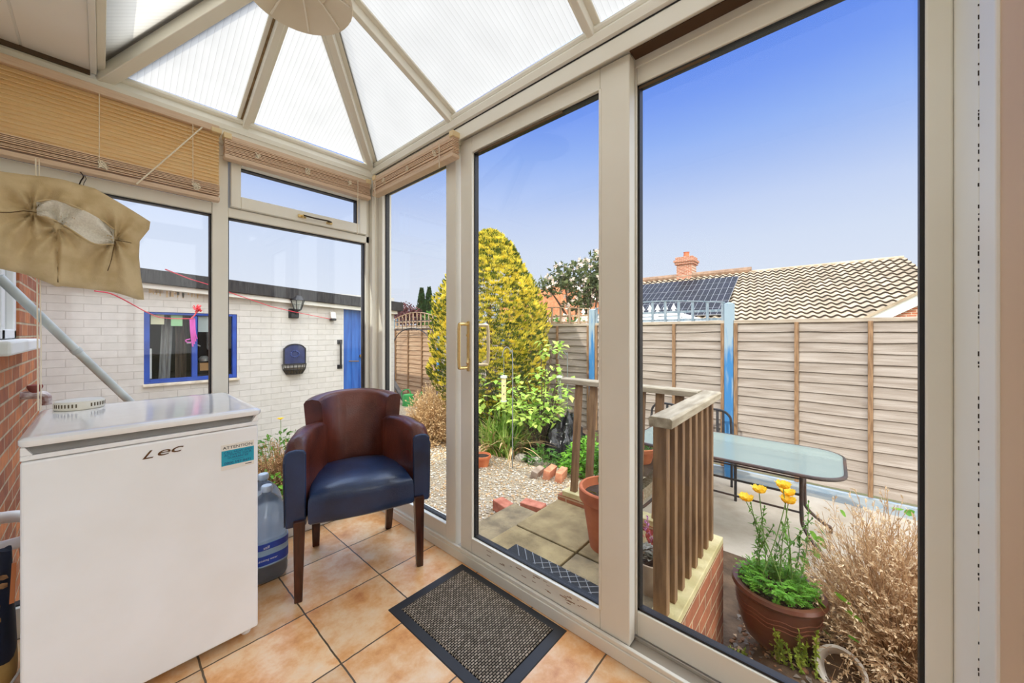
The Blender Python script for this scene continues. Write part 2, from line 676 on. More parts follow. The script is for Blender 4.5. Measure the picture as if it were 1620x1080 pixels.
# --- roof: ridge along Y at x = 0.5 with its end at y = 1.43, fanned glazing bars, fluted polycarbonate sheets
RE = Vector((0.50, 1.43, 2.545))
RB = Vector((0.50, -0.45, 2.545))
CL = Vector((0.005, 2.235, 2.215))
CR = Vector((1.20, 2.235, 2.222))
def poly_mat(name, axis):
    m, n, o = base_mat(name)
    t = n.nodes.new('ShaderNodeTexCoord')
    s = n.nodes.new('ShaderNodeSeparateXYZ')
    n.links.new(t.outputs['Object'], s.inputs[0])
    w = n.nodes.new('ShaderNodeMath')
    w.operation = 'MULTIPLY'
    w.inputs[1].default_value = 1 / 0.021
    n.links.new(s.outputs[axis], w.inputs[0])
    f = n.nodes.new('ShaderNodeMath')
    f.operation = 'FRACT'
    n.links.new(w.outputs[0], f.inputs[0])
    r = n.nodes.new('ShaderNodeValToRGB')
    e = r.color_ramp.elements
    e[0].position = 0.0
    e[0].color = (0.40, 0.385, 0.335, 1)
    e[1].position = 0.93
    e[1].color = (0.43, 0.415, 0.365, 1)
    x = e.new(0.96)
    x.color = (0.27, 0.26, 0.225, 1)
    x = e.new(1.0)
    x.color = (0.29, 0.28, 0.24, 1)
    n.links.new(f.outputs[0], r.inputs[0])
    nz = n.nodes.new('ShaderNodeTexNoise')
    nz.inputs['Scale'].default_value = 7
    n.links.new(t.outputs['Object'], nz.inputs['Vector'])
    mr = n.nodes.new('ShaderNodeMapRange')
    mr.inputs['To Min'].default_value = 0.84
    mr.inputs['To Max'].default_value = 1.04
    n.links.new(nz.outputs['Fac'], mr.inputs['Value'])
    mu = n.nodes.new('ShaderNodeMix')
    mu.data_type = 'RGBA'
    mu.blend_type = 'MULTIPLY'
    mu.inputs[0].default_value = 1
    n.links.new(r.outputs[0], mu.inputs[6])
    n.links.new(mr.outputs[0], mu.inputs[7])
    tr = n.nodes.new('ShaderNodeBsdfTranslucent')
    n.links.new(mu.outputs[2], tr.inputs['Color'])
    gl = n.nodes.new('ShaderNodeBsdfDiffuse')
    gl.inputs['Color'].default_value = (0.8, 0.8, 0.77, 1)
    mx = n.nodes.new('ShaderNodeMixShader')
    mx.inputs[0].default_value = 0.10
    n.links.new(tr.outputs[0], mx.inputs[1])
    n.links.new(gl.outputs[0], mx.inputs[2])
    n.links.new(mx.outputs[0], o.inputs[0])
    return m
pc_x = poly_mat('fluted_polycarbonate_x', 'X')
pc_y = poly_mat('fluted_polycarbonate_y', 'Y')
roof = bpy.data.objects.new('conservatory_roof', None)
COL.objects.link(roof)
struct(roof)
def sheet(pts, m):
    k = len(pts)
    MB().add([Vector(p) + Vector((0, 0, 0.025)) for p in pts], [tuple(range(k))]).build('polycarbonate_sheet', m, roof)
BF = Vector((0.50, 2.235, 2.218))            # feet of the bars
DF = Vector((1.20, 1.43, 2.23))
EF = Vector((1.20, 0.645, 2.23))
FF = Vector((1.20, -0.14, 2.23))
E2 = Vector((0.50, 0.645, 2.545))
F2 = Vector((0.50, -0.14, 2.545))
sheet([CL, BF, RE], pc_x)
sheet([BF, CR, RE], pc_x)
sheet([CR, DF, RE], pc_y)
sheet([DF, EF, E2, RE], pc_y)
sheet([EF, FF, F2, E2], pc_y)
sheet([FF, (1.2, -0.45, 2.23), RB, F2], pc_y)
sheet([CL, RE, RB, (0.005, -0.45, 2.225)], pc_y)
def rafter(p, q, w=0.045, h=0.05, cap=True):
    """glazing bar: deep web below the sheet, flat flanges beside it and a mitred foot"""
    p, q = Vector(p), Vector(q)
    d = (q - p).normalized()
    m = MB()
    m.bar(p - d * 0.012 - Vector((0, 0, 0.004)), q, w * 0.55, h, (0, 0, 1))
    m.bar(p + Vector((0, 0, h * 0.36)), q + Vector((0, 0, h * 0.36)), w * 1.55, 0.010, (0, 0, 1))
    o = m.build('glazing_bar', upvc, roof, bevel=0.003)
    g = MB()
    s = d.cross(Vector((0, 0, 1))).normalized() * (w * 0.36)
    g.bar(p + s + Vector((0, 0, h * 0.24)), q + s + Vector((0, 0, h * 0.24)), w * 0.20, 0.004)  # dark brown strip set in the groove under the flange
    g.build('dark_strip', strip_brown, o)
    return o
for foot, w in ((BF, 0.048), (CR, 0.06), (DF, 0.048)):
    rafter(foot, RE, w)
rafter(CL, RE, 0.085, 0.075)
rafter(EF, E2)
rafter(FF, F2)
MB().bar(RE + Vector((0, 0.03, 0)), RB, 0.10, 0.07).build('ridge_bar', upvc, roof, bevel=0.008)
# dark brown line beside the left hip
MB().bar(CL + Vector((-0.035, -0.03, 0.012)), RE + Vector((-0.05, -0.03, 0.012)), 0.012, 0.006).build('dark_strip', strip_brown, roof)

# --- the window wall (left of the picture): window_1
win = bpy.data.objects.new('window_1', None)
COL.objects.link(win)
struct(win)
Y0, Y1, YG = 2.255, 2.325, 2.29
def mb_build(mb, name, mat=upvc, parent=None, bev=0.004):
    return mb.build(name, mat, parent, bevel=bev)
f = MB()
f.box(-0.34, 1.19, Y0, Y1, 0.0, 0.115)                 # bottom rail
f.box(-0.34, 1.19, Y0, Y1, 2.03, 2.09)                 # head
f.box(0.367, 0.432, Y0 - 0.004, Y1, 0.115, 2.03)       # mullion
f.box(0.432, 1.19, Y0, Y1, 1.733, 1.780)               # transom right of the mullion
f.box(-0.34, 0.367, Y0, Y1, 1.735, 1.790)              # transom on the left
f.box(1.165, 1.19, Y0, Y1, 0.115, 2.03)
mb_build(f, 'frame', parent=win)
mb_build(MB().box(1.19, 1.262, 2.22, 2.33, 0.0, 2.14), 'corner_post', parent=win, bev=0.006)
s = MB()                                               # opening toplight
s.box(0.440, 0.482, Y0 - 0.022, Y1 - 0.01, 1.782, 2.03)
s.box(1.113, 1.160, Y0 - 0.022, Y1 - 0.01, 1.782, 2.03)
s.box(0.482, 1.113, Y0 - 0.022, Y1 - 0.01, 1.782, 1.842)
s.box(0.482, 1.113, Y0 - 0.022, Y1 - 0.01, 2.0, 2.03)
sash_top = mb_build(s, 'toplight_sash', parent=win)
brass = pm('polished_brass', (232, 204, 140), 0.25, metal=0.75, spec=0.6)
iron_dark = pm('dark_stay', (60, 46, 34), 0.4, metal=0.5)
fa = MB()
fa.box(0.748, 0.790, 2.222, 2.234, 1.800, 1.816)
fa.tube([(0.770, 2.222, 1.808), (0.770, 2.205, 1.808)], 0.008, 10)
fb = fa.build('fastener', brass, sash_top, bevel=0.002)
MB().tube(catmull([(0.770, 2.205, 1.809), (0.83, 2.203, 1.806), (0.90, 2.206, 1.808), (0.925, 2.21, 1.806)]), 0.0045, 8).build('stay_arm', iron_dark, sash_top, smooth=True)
MB().box(0.905, 0.935, 2.218, 2.233, 1.797, 1.808).build('stay_pin', brass, sash_top)
def pane(name, x0, x1, z0, z1):
    MB().box(x0, x1, YG - 0.012, YG + 0.012, z0, z1).build(name, glass, win)
    g = MB()
    for a in ((x0, x0 + 0.006, z0, z1), (x1 - 0.006, x1, z0, z1), (x0, x1, z0, z0 + 0.006), (x0, x1, z1 - 0.006, z1)):
        g.box(a[0], a[1], YG - 0.018, YG + 0.018, a[2], a[3])
    g.build('gasket', gasket, win)
pane('pane', 0.4325, 1.165, 0.115, 1.733)
pane('pane', 0.482, 1.113, 1.842, 2.0)
pane('pane', -0.34, 0.367, 0.115, 1.735)
pane('pane', -0.34, 0.367, 1.79, 2.03)
# hairline crack where the transom was cut
MB().tube([(-0.046, 2.2535, 1.79), (-0.041, 2.2535, 1.775), (-0.047, 2.2535, 1.757), (-0.050, 2.2535, 1.735)], 0.0012, 4).build('crack', gasket, win)

# --- the door wall: side light, sliding sash and fixed pane in one outer frame (door_1)
door = bpy.data.objects.new('door_1', None)
COL.objects.link(door)
struct(door)
f = MB()
f.box(1.215, 1.34, -0.36, 2.22, 0.0, 0.046)            # threshold
f.box(1.219, 1.233, -0.36, 2.22, 0.046, 0.062)
f.box(1.205, 1.34, -0.36, 2.22, 2.125, 2.17)           # head
f.box(1.199, 1.2045, -0.36, 1.44, 2.105, 2.168)          # lip of the top track
f.box(1.29, 1.34, -0.36, 1.44, 2.095, 2.17)
f.box(1.105, 1.34, -0.30, -0.2, 0.0, 2.17)             # jamb by the end wall
mb_build(f, 'outer_frame', parent=door)
# aluminium track the sash runs on
MB().tube([(1.1975, -0.3, 2.169), (1.1975, 2.22, 2.169)], 0.0022, 5).build('joint_line', gasket, door)
tk = MB()
tk.box(1.233, 1.340, -0.2, 1.44, 0.046, 0.050)
tk.box(1.287, 1.291, -0.2, 1.44, 0.05, 0.062)
tk.build('track', pm('track_metal', (196, 190, 180), 0.35, metal=0.6), door, bevel=0.001)
f = MB()                                               # side light frame
f.box(1.232, 1.30, 1.44, 1.517, 0.046, 2.125)
f.box(1.232, 1.30, 2.167, 2.22, 0.046, 2.125)
f.box(1.232, 1.30, 1.517, 2.167, 0.046, 0.135)
f.box(1.232, 1.30, 1.517, 2.167, 2.06, 2.125)
mb_build(f, 'side_light_frame', parent=door)
sash = bpy.data.objects.new('sliding_sash', None)
COL.objects.link(sash)
sash.parent = door
f = MB()
YA, YB, ZB, ZT = 1.322, 0.634, 0.131, 2.041
X0, X1 = 1.236, 1.284
f.box(X0, X1, YA, 1.405, 0.056, 2.118)
f.box(X0, X1, 0.523, YB, 0.056, 2.118)
f.box(X0, X1, YB, YA, 0.056, ZB)
f.box(X0, X1, YB, YA, ZT, 2.118)
fr = mb_build(f, 'sash_frame', parent=sash)
bd = MB()
for y0, y1, z0, z1 in ((YA - 0.004, YA + 0.006, ZB, ZT), (YB - 0.006, YB + 0.004, ZB, ZT)):
    bd.box(X0 - 0.003, X0 + 0.03, y0, y1, z0, z1)
bd.box(X0 - 0.003, X0 + 0.03, YB, YA, ZB - 0.006, ZB + 0.002)
bd.box(X0 - 0.003, X0 + 0.03, YB, YA, ZT - 0.002, ZT + 0.006)
bd.build('glazing_bead', upvc, sash, bevel=0.0015)
# scuffs on the bottom rail
sc_ = MB()
for k in range(26):
    y = random.choice([random.uniform(0.68, 0.78), random.uniform(0.82, 0.98), random.uniform(1.0, 1.2)])
    z = random.uniform(0.085, 0.122)
    l = random.uniform(0.006, 0.035)
    sc_.box(X0 - 0.0006, X0 + 0.001, y, y + l, z - l * 0.10, z - l * 0.10 + random.uniform(0.001, 0.003))
sc_.build('scuff', pm('scuff_brown', (140, 100, 66), 0.8), sash)
def xpane(parent, x, y0, y1, z0, z1, gw=0.008):
    MB().box(x - 0.010, x + 0.010, y0, y1, z0, z1).build('pane', glass, parent)
    g = MB()
    for a in ((y0, y0 + gw, z0, z1), (y1 - gw, y1, z0, z1), (y0, y1, z0, z0 + gw), (y0, y1, z1 - gw, z1)):
        g.box(x - 0.014, x + 0.014, a[0], a[1], a[2], a[3])
    g.build('gasket', gasket, parent)
xpane(sash, 1.262, YB, YA, ZB, ZT)
xpane(door, 1.268, 1.517, 2.167, 0.135, 2.06, 0.006)
f = MB()                                               # fixed pane frame, set back one track
f.box(1.294, 1.336, 0.521, 0.60, 0.062, 2.10)
f.box(1.294, 1.336, -0.2, -0.158, 0.062, 2.10)
f.box(1.294, 1.336, -0.158, 0.521, 0.062, 0.150)
f.box(1.294, 1.336, -0.158, 0.521, 2.035, 2.10)
mb_build(f, 'fixed_frame', parent=door)
xpane(door, 1.316, -0.158, 0.521, 0.150, 2.035)
# handles: brass pull indoors, pale one outside
hd = MB()
hd.box(1.230, 1.236, 1.336, 1.354, 0.955, 1.205)
ib = hd.build('handle_plate', brass, sash, bevel=0.004, seg=3)
gr = MB()
gr.tube(catmull([(1.236, 1.345, 0.975), (1.19, 1.349, 0.975), (1.178, 1.35, 0.985), (1.177, 1.35, 1.08), (1.178, 1.35, 1.178), (1.19, 1.349, 1.19), (1.236, 1.345, 1.19)], 5), 0.0085, 10)
gr.build('handle_grip', brass, ib, smooth=True)
lv = MB()
lv.tube([(1.230, 1.340, 1.02), (1.205, 1.322, 0.998)], [0.007, 0.005], 8)
lv.lathe([(0.007, -0.004), (0.007, 0.004)], (1.229, 1.345, 1.135), 10, mat=Matrix.Rotation(R(90), 3, 'Y'))
lv.build('latch', brass, ib, smooth=True)
MB().tube(catmull([(1.284, 1.345, 0.985), (1.33, 1.32, 0.985), (1.342, 1.315, 0.995), (1.344, 1.312, 1.08), (1.342, 1.315, 1.175), (1.33, 1.32, 1.185), (1.284, 1.345, 1.185)], 5), 0.0085, 10).build('outside_handle', pm('pale_brass', (226, 206, 168), 0.3, metal=0.5), sash, smooth=True)
# bits of brown packer left along the head of each pane
pk = MB()
pk.box(1.300, 1.305, 0.29, 0.515, 2.021, 2.028)
pk.box(1.238, 1.245, 0.80, 1.28, 2.024, 2.033)
pk.build('packer', pm('packer_brown', (96, 74, 50), 0.8), door)
# the dark slot of the empty track over the fixed pane
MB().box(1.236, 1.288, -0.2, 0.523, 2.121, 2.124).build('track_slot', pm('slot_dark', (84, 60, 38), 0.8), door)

# ================================================================ blinds
slat_m = pm('pine_slat', (255, 240, 206), 0.45, (253, 231, 188), 30, stretch=(0.3, 1, 6), trans=0.62)
slat_d = pm('pine_stack', (240, 212, 182), 0.5, (224, 190, 156), 40, stretch=(0.4, 8, 40))
rail_p = pm('pale_pine', (222, 196, 168), 0.5, (212, 182, 152), 20, stretch=(1, 10, 10))
cord_m = pm('cord', (236, 224, 200), 0.8)
clear_m = pm('frosted_clip', (226, 218, 200), 0.3)

def knot(c, r=0.016, n=9):
    m = MB()
    for k in range(n):
        pts = [Vector(c) + Vector((random.uniform(-r, r), random.uniform(-0.012, -0.002), random.uniform(-r * 1.3, r * 1.1))) for _ in range(4)]
        m.tube(catmull(pts, 4), 0.0016, 5)
    return m

B1 = thing('venetian_blind', 'wide wooden venetian blind let half down over the left window, glowing amber', 'blind', (-0.3, 2.2, 2.1), group='wooden venetian blinds')
BX0, BX1 = -0.33, 0.384
MB().box(BX0, BX1, 2.178, 2.214, 2.108, 2.140).build('head_rail', rail_p, B1, bevel=0.003)
m = MB()
zz = 2.098
while zz > 1.846:
    m.obox(((BX0 + BX1) / 2, 2.196, zz), ((BX1 - BX0) / 2, 0, 0), (0, 0.0070, 0.0105), (0, 0.0011, -0.0007))
    zz -= 0.0168
m.build('slats', slat_m, B1)
m = MB()
zz = 1.853
while zz > 1.80:
    dy = random.uniform(-0.005, 0.003)
    m.box(BX0, BX1 - random.uniform(0, 0.002), 2.178 + dy, 2.213 + dy, zz, zz + 0.003)
    zz -= 0.0068
m.build('slat_stack', slat_d, B1)
MB().box(BX0, BX1 + 0.001, 2.174, 2.216, 1.778, 1.797).build('bottom_rail', rail_p, B1, bevel=0.003)
for x in (-0.005, 0.285):
    MB().tube([(x, 2.180, 2.108), (x, 2.179, 1.84)], 0.0014, 5).build('ladder_cord', cord_m, B1)
for x in (-0.002, 0.287):
    knot((x + 0.008, 2.178, 1.825)).build('cord_bunch', cord_m, B1, smooth=True)
MB().box(0.352, 0.392, 2.172, 2.218, 2.104, 2.126).build('end_bracket', pm('wood_cap', (232, 208, 160), 0.5), B1, bevel=0.003)
# pull cord drawn tight to the hook of the peg bag
MB().tube([(0.318, 2.176, 2.106), (0.10, 2.166, 1.772)], 0.0032, 6).build('pull_cord', cord_m, B1)
MB().tube([(-0.163, 2.175, 1.79), (-0.160, 2.17, 1.45), (-0.158, 2.168, 1.1), (-0.156, 2.16, 0.86)], 0.0022, 6).build('side_cord', cord_m, B1)
MB().tube([(-0.155, 2.175, 1.79), (-0.153, 2.17, 1.45), (-0.150, 2.168, 1.1), (-0.150, 2.16, 0.86)], 0.0016, 6).build('side_cord', cord_m, B1)

def raised_blind(label, p, q, z0, z1, nrm, nknots):
    """a blind pulled right up: slats stacked between two rails; p->q along the wall, nrm into the room"""
    p, q, nrm = Vector(p), Vector(q), Vector(nrm)
    t = thing('venetian_blind', label, 'blind', p, group='wooden venetian blinds')
    L = q - p
    ax = L / 2
    c = (p + q) / 2
    m = MB()
    n = 9
    for k in range(n):
        zz = z0 + 0.024 + (z1 - z0 - 0.05) * k / (n - 1)
        j = random.uniform(-0.004, 0.004)
        m.obox((c.x, c.y, zz), ax * random.uniform(0.992, 1.0), nrm * 0.020, (0, 0, 0.0018))
        m.v[-8:] = [tuple(Vector(v) + nrm * j) for v in m.v[-8:]]
    m.build('slat_stack', slat_d, t)
    MB().obox((c.x, c.y, z1 - 0.010), ax, nrm * 0.017, (0, 0, 0.012)).build('head_rail', rail_p, t, bevel=0.002)
    MB().obox(Vector((c.x, c.y, z0 + 0.009)) + nrm * 0.002, ax * 1.003, nrm * 0.023, (0, 0, 0.010)).build('bottom_rail', rail_p, t, bevel=0.003)
    for k in range(nknots):
        f = 0.18 + 0.64 * k / (nknots - 1)
        cc = p + L * f + nrm * 0.024
        knot((cc.x, cc.y + 0.006, (z0 + z1) / 2), 0.014, 6).build('cord_bunch', cord_m, t, smooth=True)
    for e, s in ((p, 1), (q, -1)):
        cc = e + L.normalized() * 0.012 * s
        MB().obox((cc.x, cc.y, z1 - 0.004), L.normalized() * 0.016, nrm * 0.024, (0, 0, 0.014)).build('end_bracket', MATS['wood_cap'], t, bevel=0.003)
    return t
B2 = raised_blind('narrow wooden blind pulled right up above the small top-hung window', (0.404, 2.2, 0), (1.158, 2.2, 0), 1.998, 2.112, (0, -1, 0), 3)
MB().tube([(1.07, 2.172, 2.09), (1.072, 2.178, 1.9), (1.071, 2.182, 1.76)], 0.0022, 6).build('pull_cord', cord_m, B2)
B3 = raised_blind('short wooden blind pulled right up over the narrow pane beside the sliding door', (1.178, 2.150, 0), (1.178, 1.372, 0), 2.010, 2.128, (-1, 0, 0), 3)
MB().tube([(1.150, 2.110, 2.10), (1.155, 2.115, 1.7), (1.158, 2.118, 1.30)], 0.0022, 6).build('pull_cord', cord_m, B3)
MB().tube([(1.150, 1.47, 2.10), (1.150, 1.47, 1.98)], 0.0022, 6).build('pull_cord', cord_m, B3)

# ================================================================ lamp under the ridge
lamp_m = pm('lamp_beige', (236, 226, 206), 0.45, (228, 217, 196), 6)
LC = Vector((0.492, 1.46, 2.42))
L1 = thing('ceiling_lamp', 'beige ribbed cone-shaped lamp hanging under the roof ridge', 'lamp', LC)
sh = MB()
sh.lathe([(0.185, -0.025), (0.187, -0.022), (0.10, 0.035), (0.06, 0.055), (0.0, 0.06)], LC, 40, caps=False)
sh.lathe([(0.185, -0.025), (0.100, 0.022), (0.096, 0.016), (0.060, 0.035), (0.0, 0.038)], LC, 40, caps=False)
sh.build('lamp_shade', lamp_m, L1, smooth=True, angle=25)
for k in range(8):
    rb = MB()
    a = 2 * PI * k / 8 + 0.25
    u = Vector((math.cos(a), math.sin(a), 0))
    rb.bar(LC + u * 0.175 + Vector((0, 0, -0.0225)), LC + u * 0.103 + Vector((0, 0, 0.017)), 0.006, 0.006)
    rb.bar(LC + u * 0.1035 + Vector((0, 0, 0.0165)), LC + u * 0.05 + Vector((0, 0, 0.034)), 0.006, 0.006)
    rb.build('rib', pm('rib_pale', (246, 240, 226), 0.45), L1)
MB().lathe([(0.05, 0.030), (0.046, 0.012), (0.03, 0.008), (0.0, 0.008)], LC, 20).build('bulb_holder', upvc_w, L1, smooth=True)
MB().tube([LC + Vector((0, 0, 0.05)), LC + Vector((0, 0, 0.115))], 0.02, 10).build('stem', lamp_m, L1, smooth=True)

# ================================================================ fridge
enamel = pm('white_enamel', (247, 248, 248), 0.28, (243, 243, 241), 5, bump=0.01)
enamel_t = pm('white_worktop', (250, 250, 248), 0.10, (246, 246, 243), 18, coat=0.6)
grey_pl = pm('grey_recess', (150, 148, 144), 0.5, (128, 126, 122), 6)
FX0, FX1, FY = -0.148, 0.404, 1.62
F = thing('fridge', 'white under-counter fridge by the left window with a blue sticker on its door', 'fridge', (0.128, 1.9, 0))
MB().box(FX0 + 0.004, FX1 - 0.004, FY + 0.058, 2.175, 0.025, 0.835).build('body', enamel, F, bevel=0.006)
dr = MB().box(FX0, FX1, FY, FY + 0.05, 0.030, 0.795).build('door', enamel, F, bevel=0.007, seg=3)
hdl = MB()                                            # upper lip of the door with the grip trough
hdl.box(FX0, FX1, FY, FY + 0.05, 0.7975, 0.811)
hdl.add([(FX0, FY, 0.811), (FX0 + 0.022, FY, 0.811), (FX0 + 0.008, FY, 0.834), (FX0, FY, 0.834), (FX0, FY + 0.05, 0.811), (FX0 + 0.022, FY + 0.05, 0.811), (FX0 + 0.008, FY + 0.05, 0.834), (FX0, FY + 0.05, 0.834)],
        [(0, 1, 2, 3), (7, 6, 5, 4), (0, 4, 5, 1), (1, 5, 6, 2), (2, 6, 7, 3), (3, 7, 4, 0)])
hdl.add([(FX1 - 0.022, FY, 0.811), (FX1, FY, 0.811), (FX1, FY, 0.834), (FX1 - 0.008, FY, 0.834), (FX1 - 0.022, FY + 0.05, 0.811), (FX1, FY + 0.05, 0.811), (FX1, FY + 0.05, 0.834), (FX1 - 0.008, FY + 0.05, 0.834)],
        [(0, 1, 2, 3), (7, 6, 5, 4), (0, 4, 5, 1), (1, 5, 6, 2), (2, 6, 7, 3), (3, 7, 4, 0)])
hdl.build('handle', enamel, dr, bevel=0.002)
MB().add([(FX0 + 0.02, FY + 0.010, 0.812), (FX1 - 0.02, FY + 0.010, 0.812), (FX1 - 0.004, FY + 0.022, 0.834), (FX0 + 0.004, FY + 0.022, 0.834),
          (FX0 + 0.02, FY + 0.045, 0.812), (FX1 - 0.02, FY + 0.045, 0.812), (FX1 - 0.004, FY + 0.045, 0.834), (FX0 + 0.004, FY + 0.045, 0.834)],
         [(0, 1, 2, 3), (7, 6, 5, 4), (0, 4, 5, 1), (1, 5, 6, 2), (2, 6, 7, 3), (3, 7, 4, 0)]).build('handle_trough', grey_pl, dr)
# worktop with chamfered corners
def rr_rect(x0, x1, y0, y1, r, z, n=5):
    pts = []
    for cx_, cy_, a0 in ((x1 - r, y0 + r, -90), (x1 - r, y1 - r, 0), (x0 + r, y1 - r, 90), (x0 + r, y0 + r, 180)):
        for k in range(n + 1):
            a = R(a0 + 90 * k / n)
            pts.append((cx_ + r * math.cos(a), cy_ + r * math.sin(a), z))
    return pts
tp = MB()
tp.stack([rr_rect(FX0 - 0.002, FX1 + 0.008, FY - 0.006, 2.195, 0.022, 0.836), rr_rect(FX0 - 0.005, FX1 + 0.011, FY - 0.009, 2.198, 0.024, 0.842),
          rr_rect(FX0 - 0.005, FX1 + 0.011, FY - 0.009, 2.198, 0.024, 0.852), rr_rect(FX0 + 0.004, FX1 + 0.002, FY, 2.189, 0.02, 0.8585),
          rr_rect(FX0 + 0.016, FX1 - 0.010, FY + 0.012, 2.177, 0.016, 0.860), rr_rect(FX0 + 0.03, FX1 - 0.024, FY + 0.05, 2.15, 0.01, 0.858)])
tp.build('worktop', enamel_t, F, smooth=True, angle=50)
for x in (FX0 + 0.05, FX1 - 0.03):
    for y in (FY + 0.045, 2.13):
        MB().lathe([(0.014, 0.0), (0.016, 0.004), (0.012, 0.02), (0.008, 0.03)], (x, y, 0), 12).build('foot', upvc_w, F, smooth=True)
chrome = pm('chrome_brown', (120, 88, 66), 0.2, metal=0.9)
for s_, x_, z_, sz_, sx_, shx in (('L', 0.098, 0.7445, 0.036, 1.6, 0.45), ('e', 0.134, 0.7470, 0.037, 1.95, 0.3), ('c', 0.166, 0.7500, 0.037, 1.95, 0.3)):
    text(s_, 'badge_letter', chrome, F, (x_, FY - 0.001, z_), (R(90), 0, 0), sz_, shx, 0.0015, sx_)
st = MB().box(0.290, 0.390, FY - 0.0012, FY + 0.0005, 0.652, 0.743).build('sticker', pm('sticker_white', (238, 232, 220), 0.4), F)
MB().box(0.2905, 0.3895, FY - 0.0016, FY - 0.0010, 0.667, 0.721).build('sticker_band', pm('sticker_teal', (24, 158, 184), 0.4), st)
ink = pm('ink_black', (30, 28, 34), 0.5)
ink_b = pm('ink_blue', (18, 62, 112), 0.5)
for s, z, sz, im, sxx in (('ATTENTION', 0.726, 0.0145, ink, 1.12), ('CALL NOW AND', 0.7095, 0.0105, ink_b, 1.05), ('ACTIVATE YOUR', 0.7000, 0.0105, ink_b, 1.05), ('GUARANTEE', 0.6905, 0.0105, ink_b, 1.05), ('0800 597 8471', 0.6705, 0.0125, ink_b, 1.1)):
    text(s, 'sticker_lettering', im, F, (0.340, FY - 0.0018, z), (R(90), 0, 0), sz, 0, 0.0001, sxx)
MB().box(0.322, 0.358, FY - 0.0019, FY - 0.0015, 0.6845, 0.6855).build('sticker_rule', ink_b, F)
MB().box(0.362, 0.382, FY - 0.0019, FY - 0.0011, 0.6585, 0.661).build('sticker_rule', ink, F)

# alarm lying on the fridge
A = thing('smoke_alarm', 'round white slotted alarm lying on top of the fridge', 'smoke alarm', (-0.055, 2.135, 0.859))
AC = Vector((-0.055, 2.135, 0.859))
MB().lathe([(0.064, 0.0), (0.066, 0.003), (0.066, 0.026), (0.062, 0.031), (0.02, 0.034), (0.0, 0.034)], AC, 40).build('casing', pm('old_white', (232, 226, 208), 0.45), A, smooth=True, angle=30)
m = MB()
for k in range(26):
    a = R(205 + k * 8.4)
    if k in (8, 9, 10, 17):
        continue
    u = Vector((math.cos(a), math.sin(a), 0))
    m.obox(AC + u * 0.0658 + Vector((0, 0, 0.0165)), u * 0.001, Vector((-u.y, u.x, 0)) * 0.0019, (0, 0, 0.0065))
m.build('vent_grille', pm('slot_brown', (92, 76, 48), 0.7), A)

# ================================================================ armchair
brown = pm('brown_leather', (108, 52, 36), 0.33, (66, 28, 20), 5.5, bump=0.18, bscale=150, coat=0.15)
navy = pm('navy_leather', (34, 58, 96), 0.28, (22, 36, 62), 5, bump=0.12, bscale=160, coat=0.15)
wood_d = pm('dark_mahogany', (74, 34, 20), 0.3, (44, 18, 12), 12, stretch=(6, 6, 0.8), coat=0.2)
CH = thing('armchair', 'brown and navy leather tub armchair in the corner beside the fridge', 'chair', (0.8085, 1.5835, 0), R(-20.1))
def taper_leg(p, q, a, b, rot=0):
    m = MB()
    p, q = Vector(p), Vector(q)
    rings = []
    for c, w in ((p, a), (q, b)):
        rings.append([c + Vector((sx * w * 0.5, sy * w * 0.5, 0)) for sx, sy in ((-1, -1), (1, -1), (1, 1), (-1, 1))])
    m.stack(rings)
    return m
for x in (-0.262, 0.262):
    taper_leg((x, 0.018, 0.0), (x * 0.985, 0.022, 0.345), 0.031, 0.046).build('leg', wood_d, CH, bevel=0.004)
for x in (-0.19, 0.19):
    m = MB()
    rings = []
    for k in range(7):
        t = k / 6
        c = Vector((x * (1 - 0.0 * t), 0.447 - 0.075 * t ** 0.75, 0.345 * t))
        w = 0.034 + 0.016 * t
        rings.append([c + Vector((sx * w * 0.5, sy * w * 0.5, 0)) for sx, sy in ((-1, -1), (1, -1), (1, 1), (-1, 1))])
    m.stack(rings)
    m.build('leg', wood_d, CH, bevel=0.004)
# seat cushion: D-shaped plan, crowned top
def dshape(w, d0, d1, r, n=10):
    pts = [(-w, d0), (-w * 0.5, d0 - 0.012), (0, d0 - 0.016), (w * 0.5, d0 - 0.012), (w, d0)]
    for k in range(n + 1):
        a = PI * k / n
        pts.append((w * math.cos(a) if abs(math.cos(a)) < 1 else w * math.copysign(1, math.cos(a)), d1 + r * math.sin(a) ** 0.8))
    return pts
base = dshape(0.226, -0.012, 0.27, 0.155)
cx0 = sum(p[0] for p in base) / len(base)
cy0 = 0.19
def lay(s, z, dz=0):
    out = []
    for x, y in base:
        X, Y = cx0 + (x - cx0) * s, cy0 + (y - cy0) * s
        out.append((X, Y, z))
    return out
m = MB()
m.stack([lay(0.96, 0.325), lay(0.995, 0.335), lay(1.0, 0.36), lay(1.0, 0.415), lay(0.985, 0.435), lay(0.94, 0.452), lay(0.80, 0.468), lay(0.55, 0.478), lay(0.25, 0.482)])
m.build('seat', navy, CH, smooth=True, angle=60)
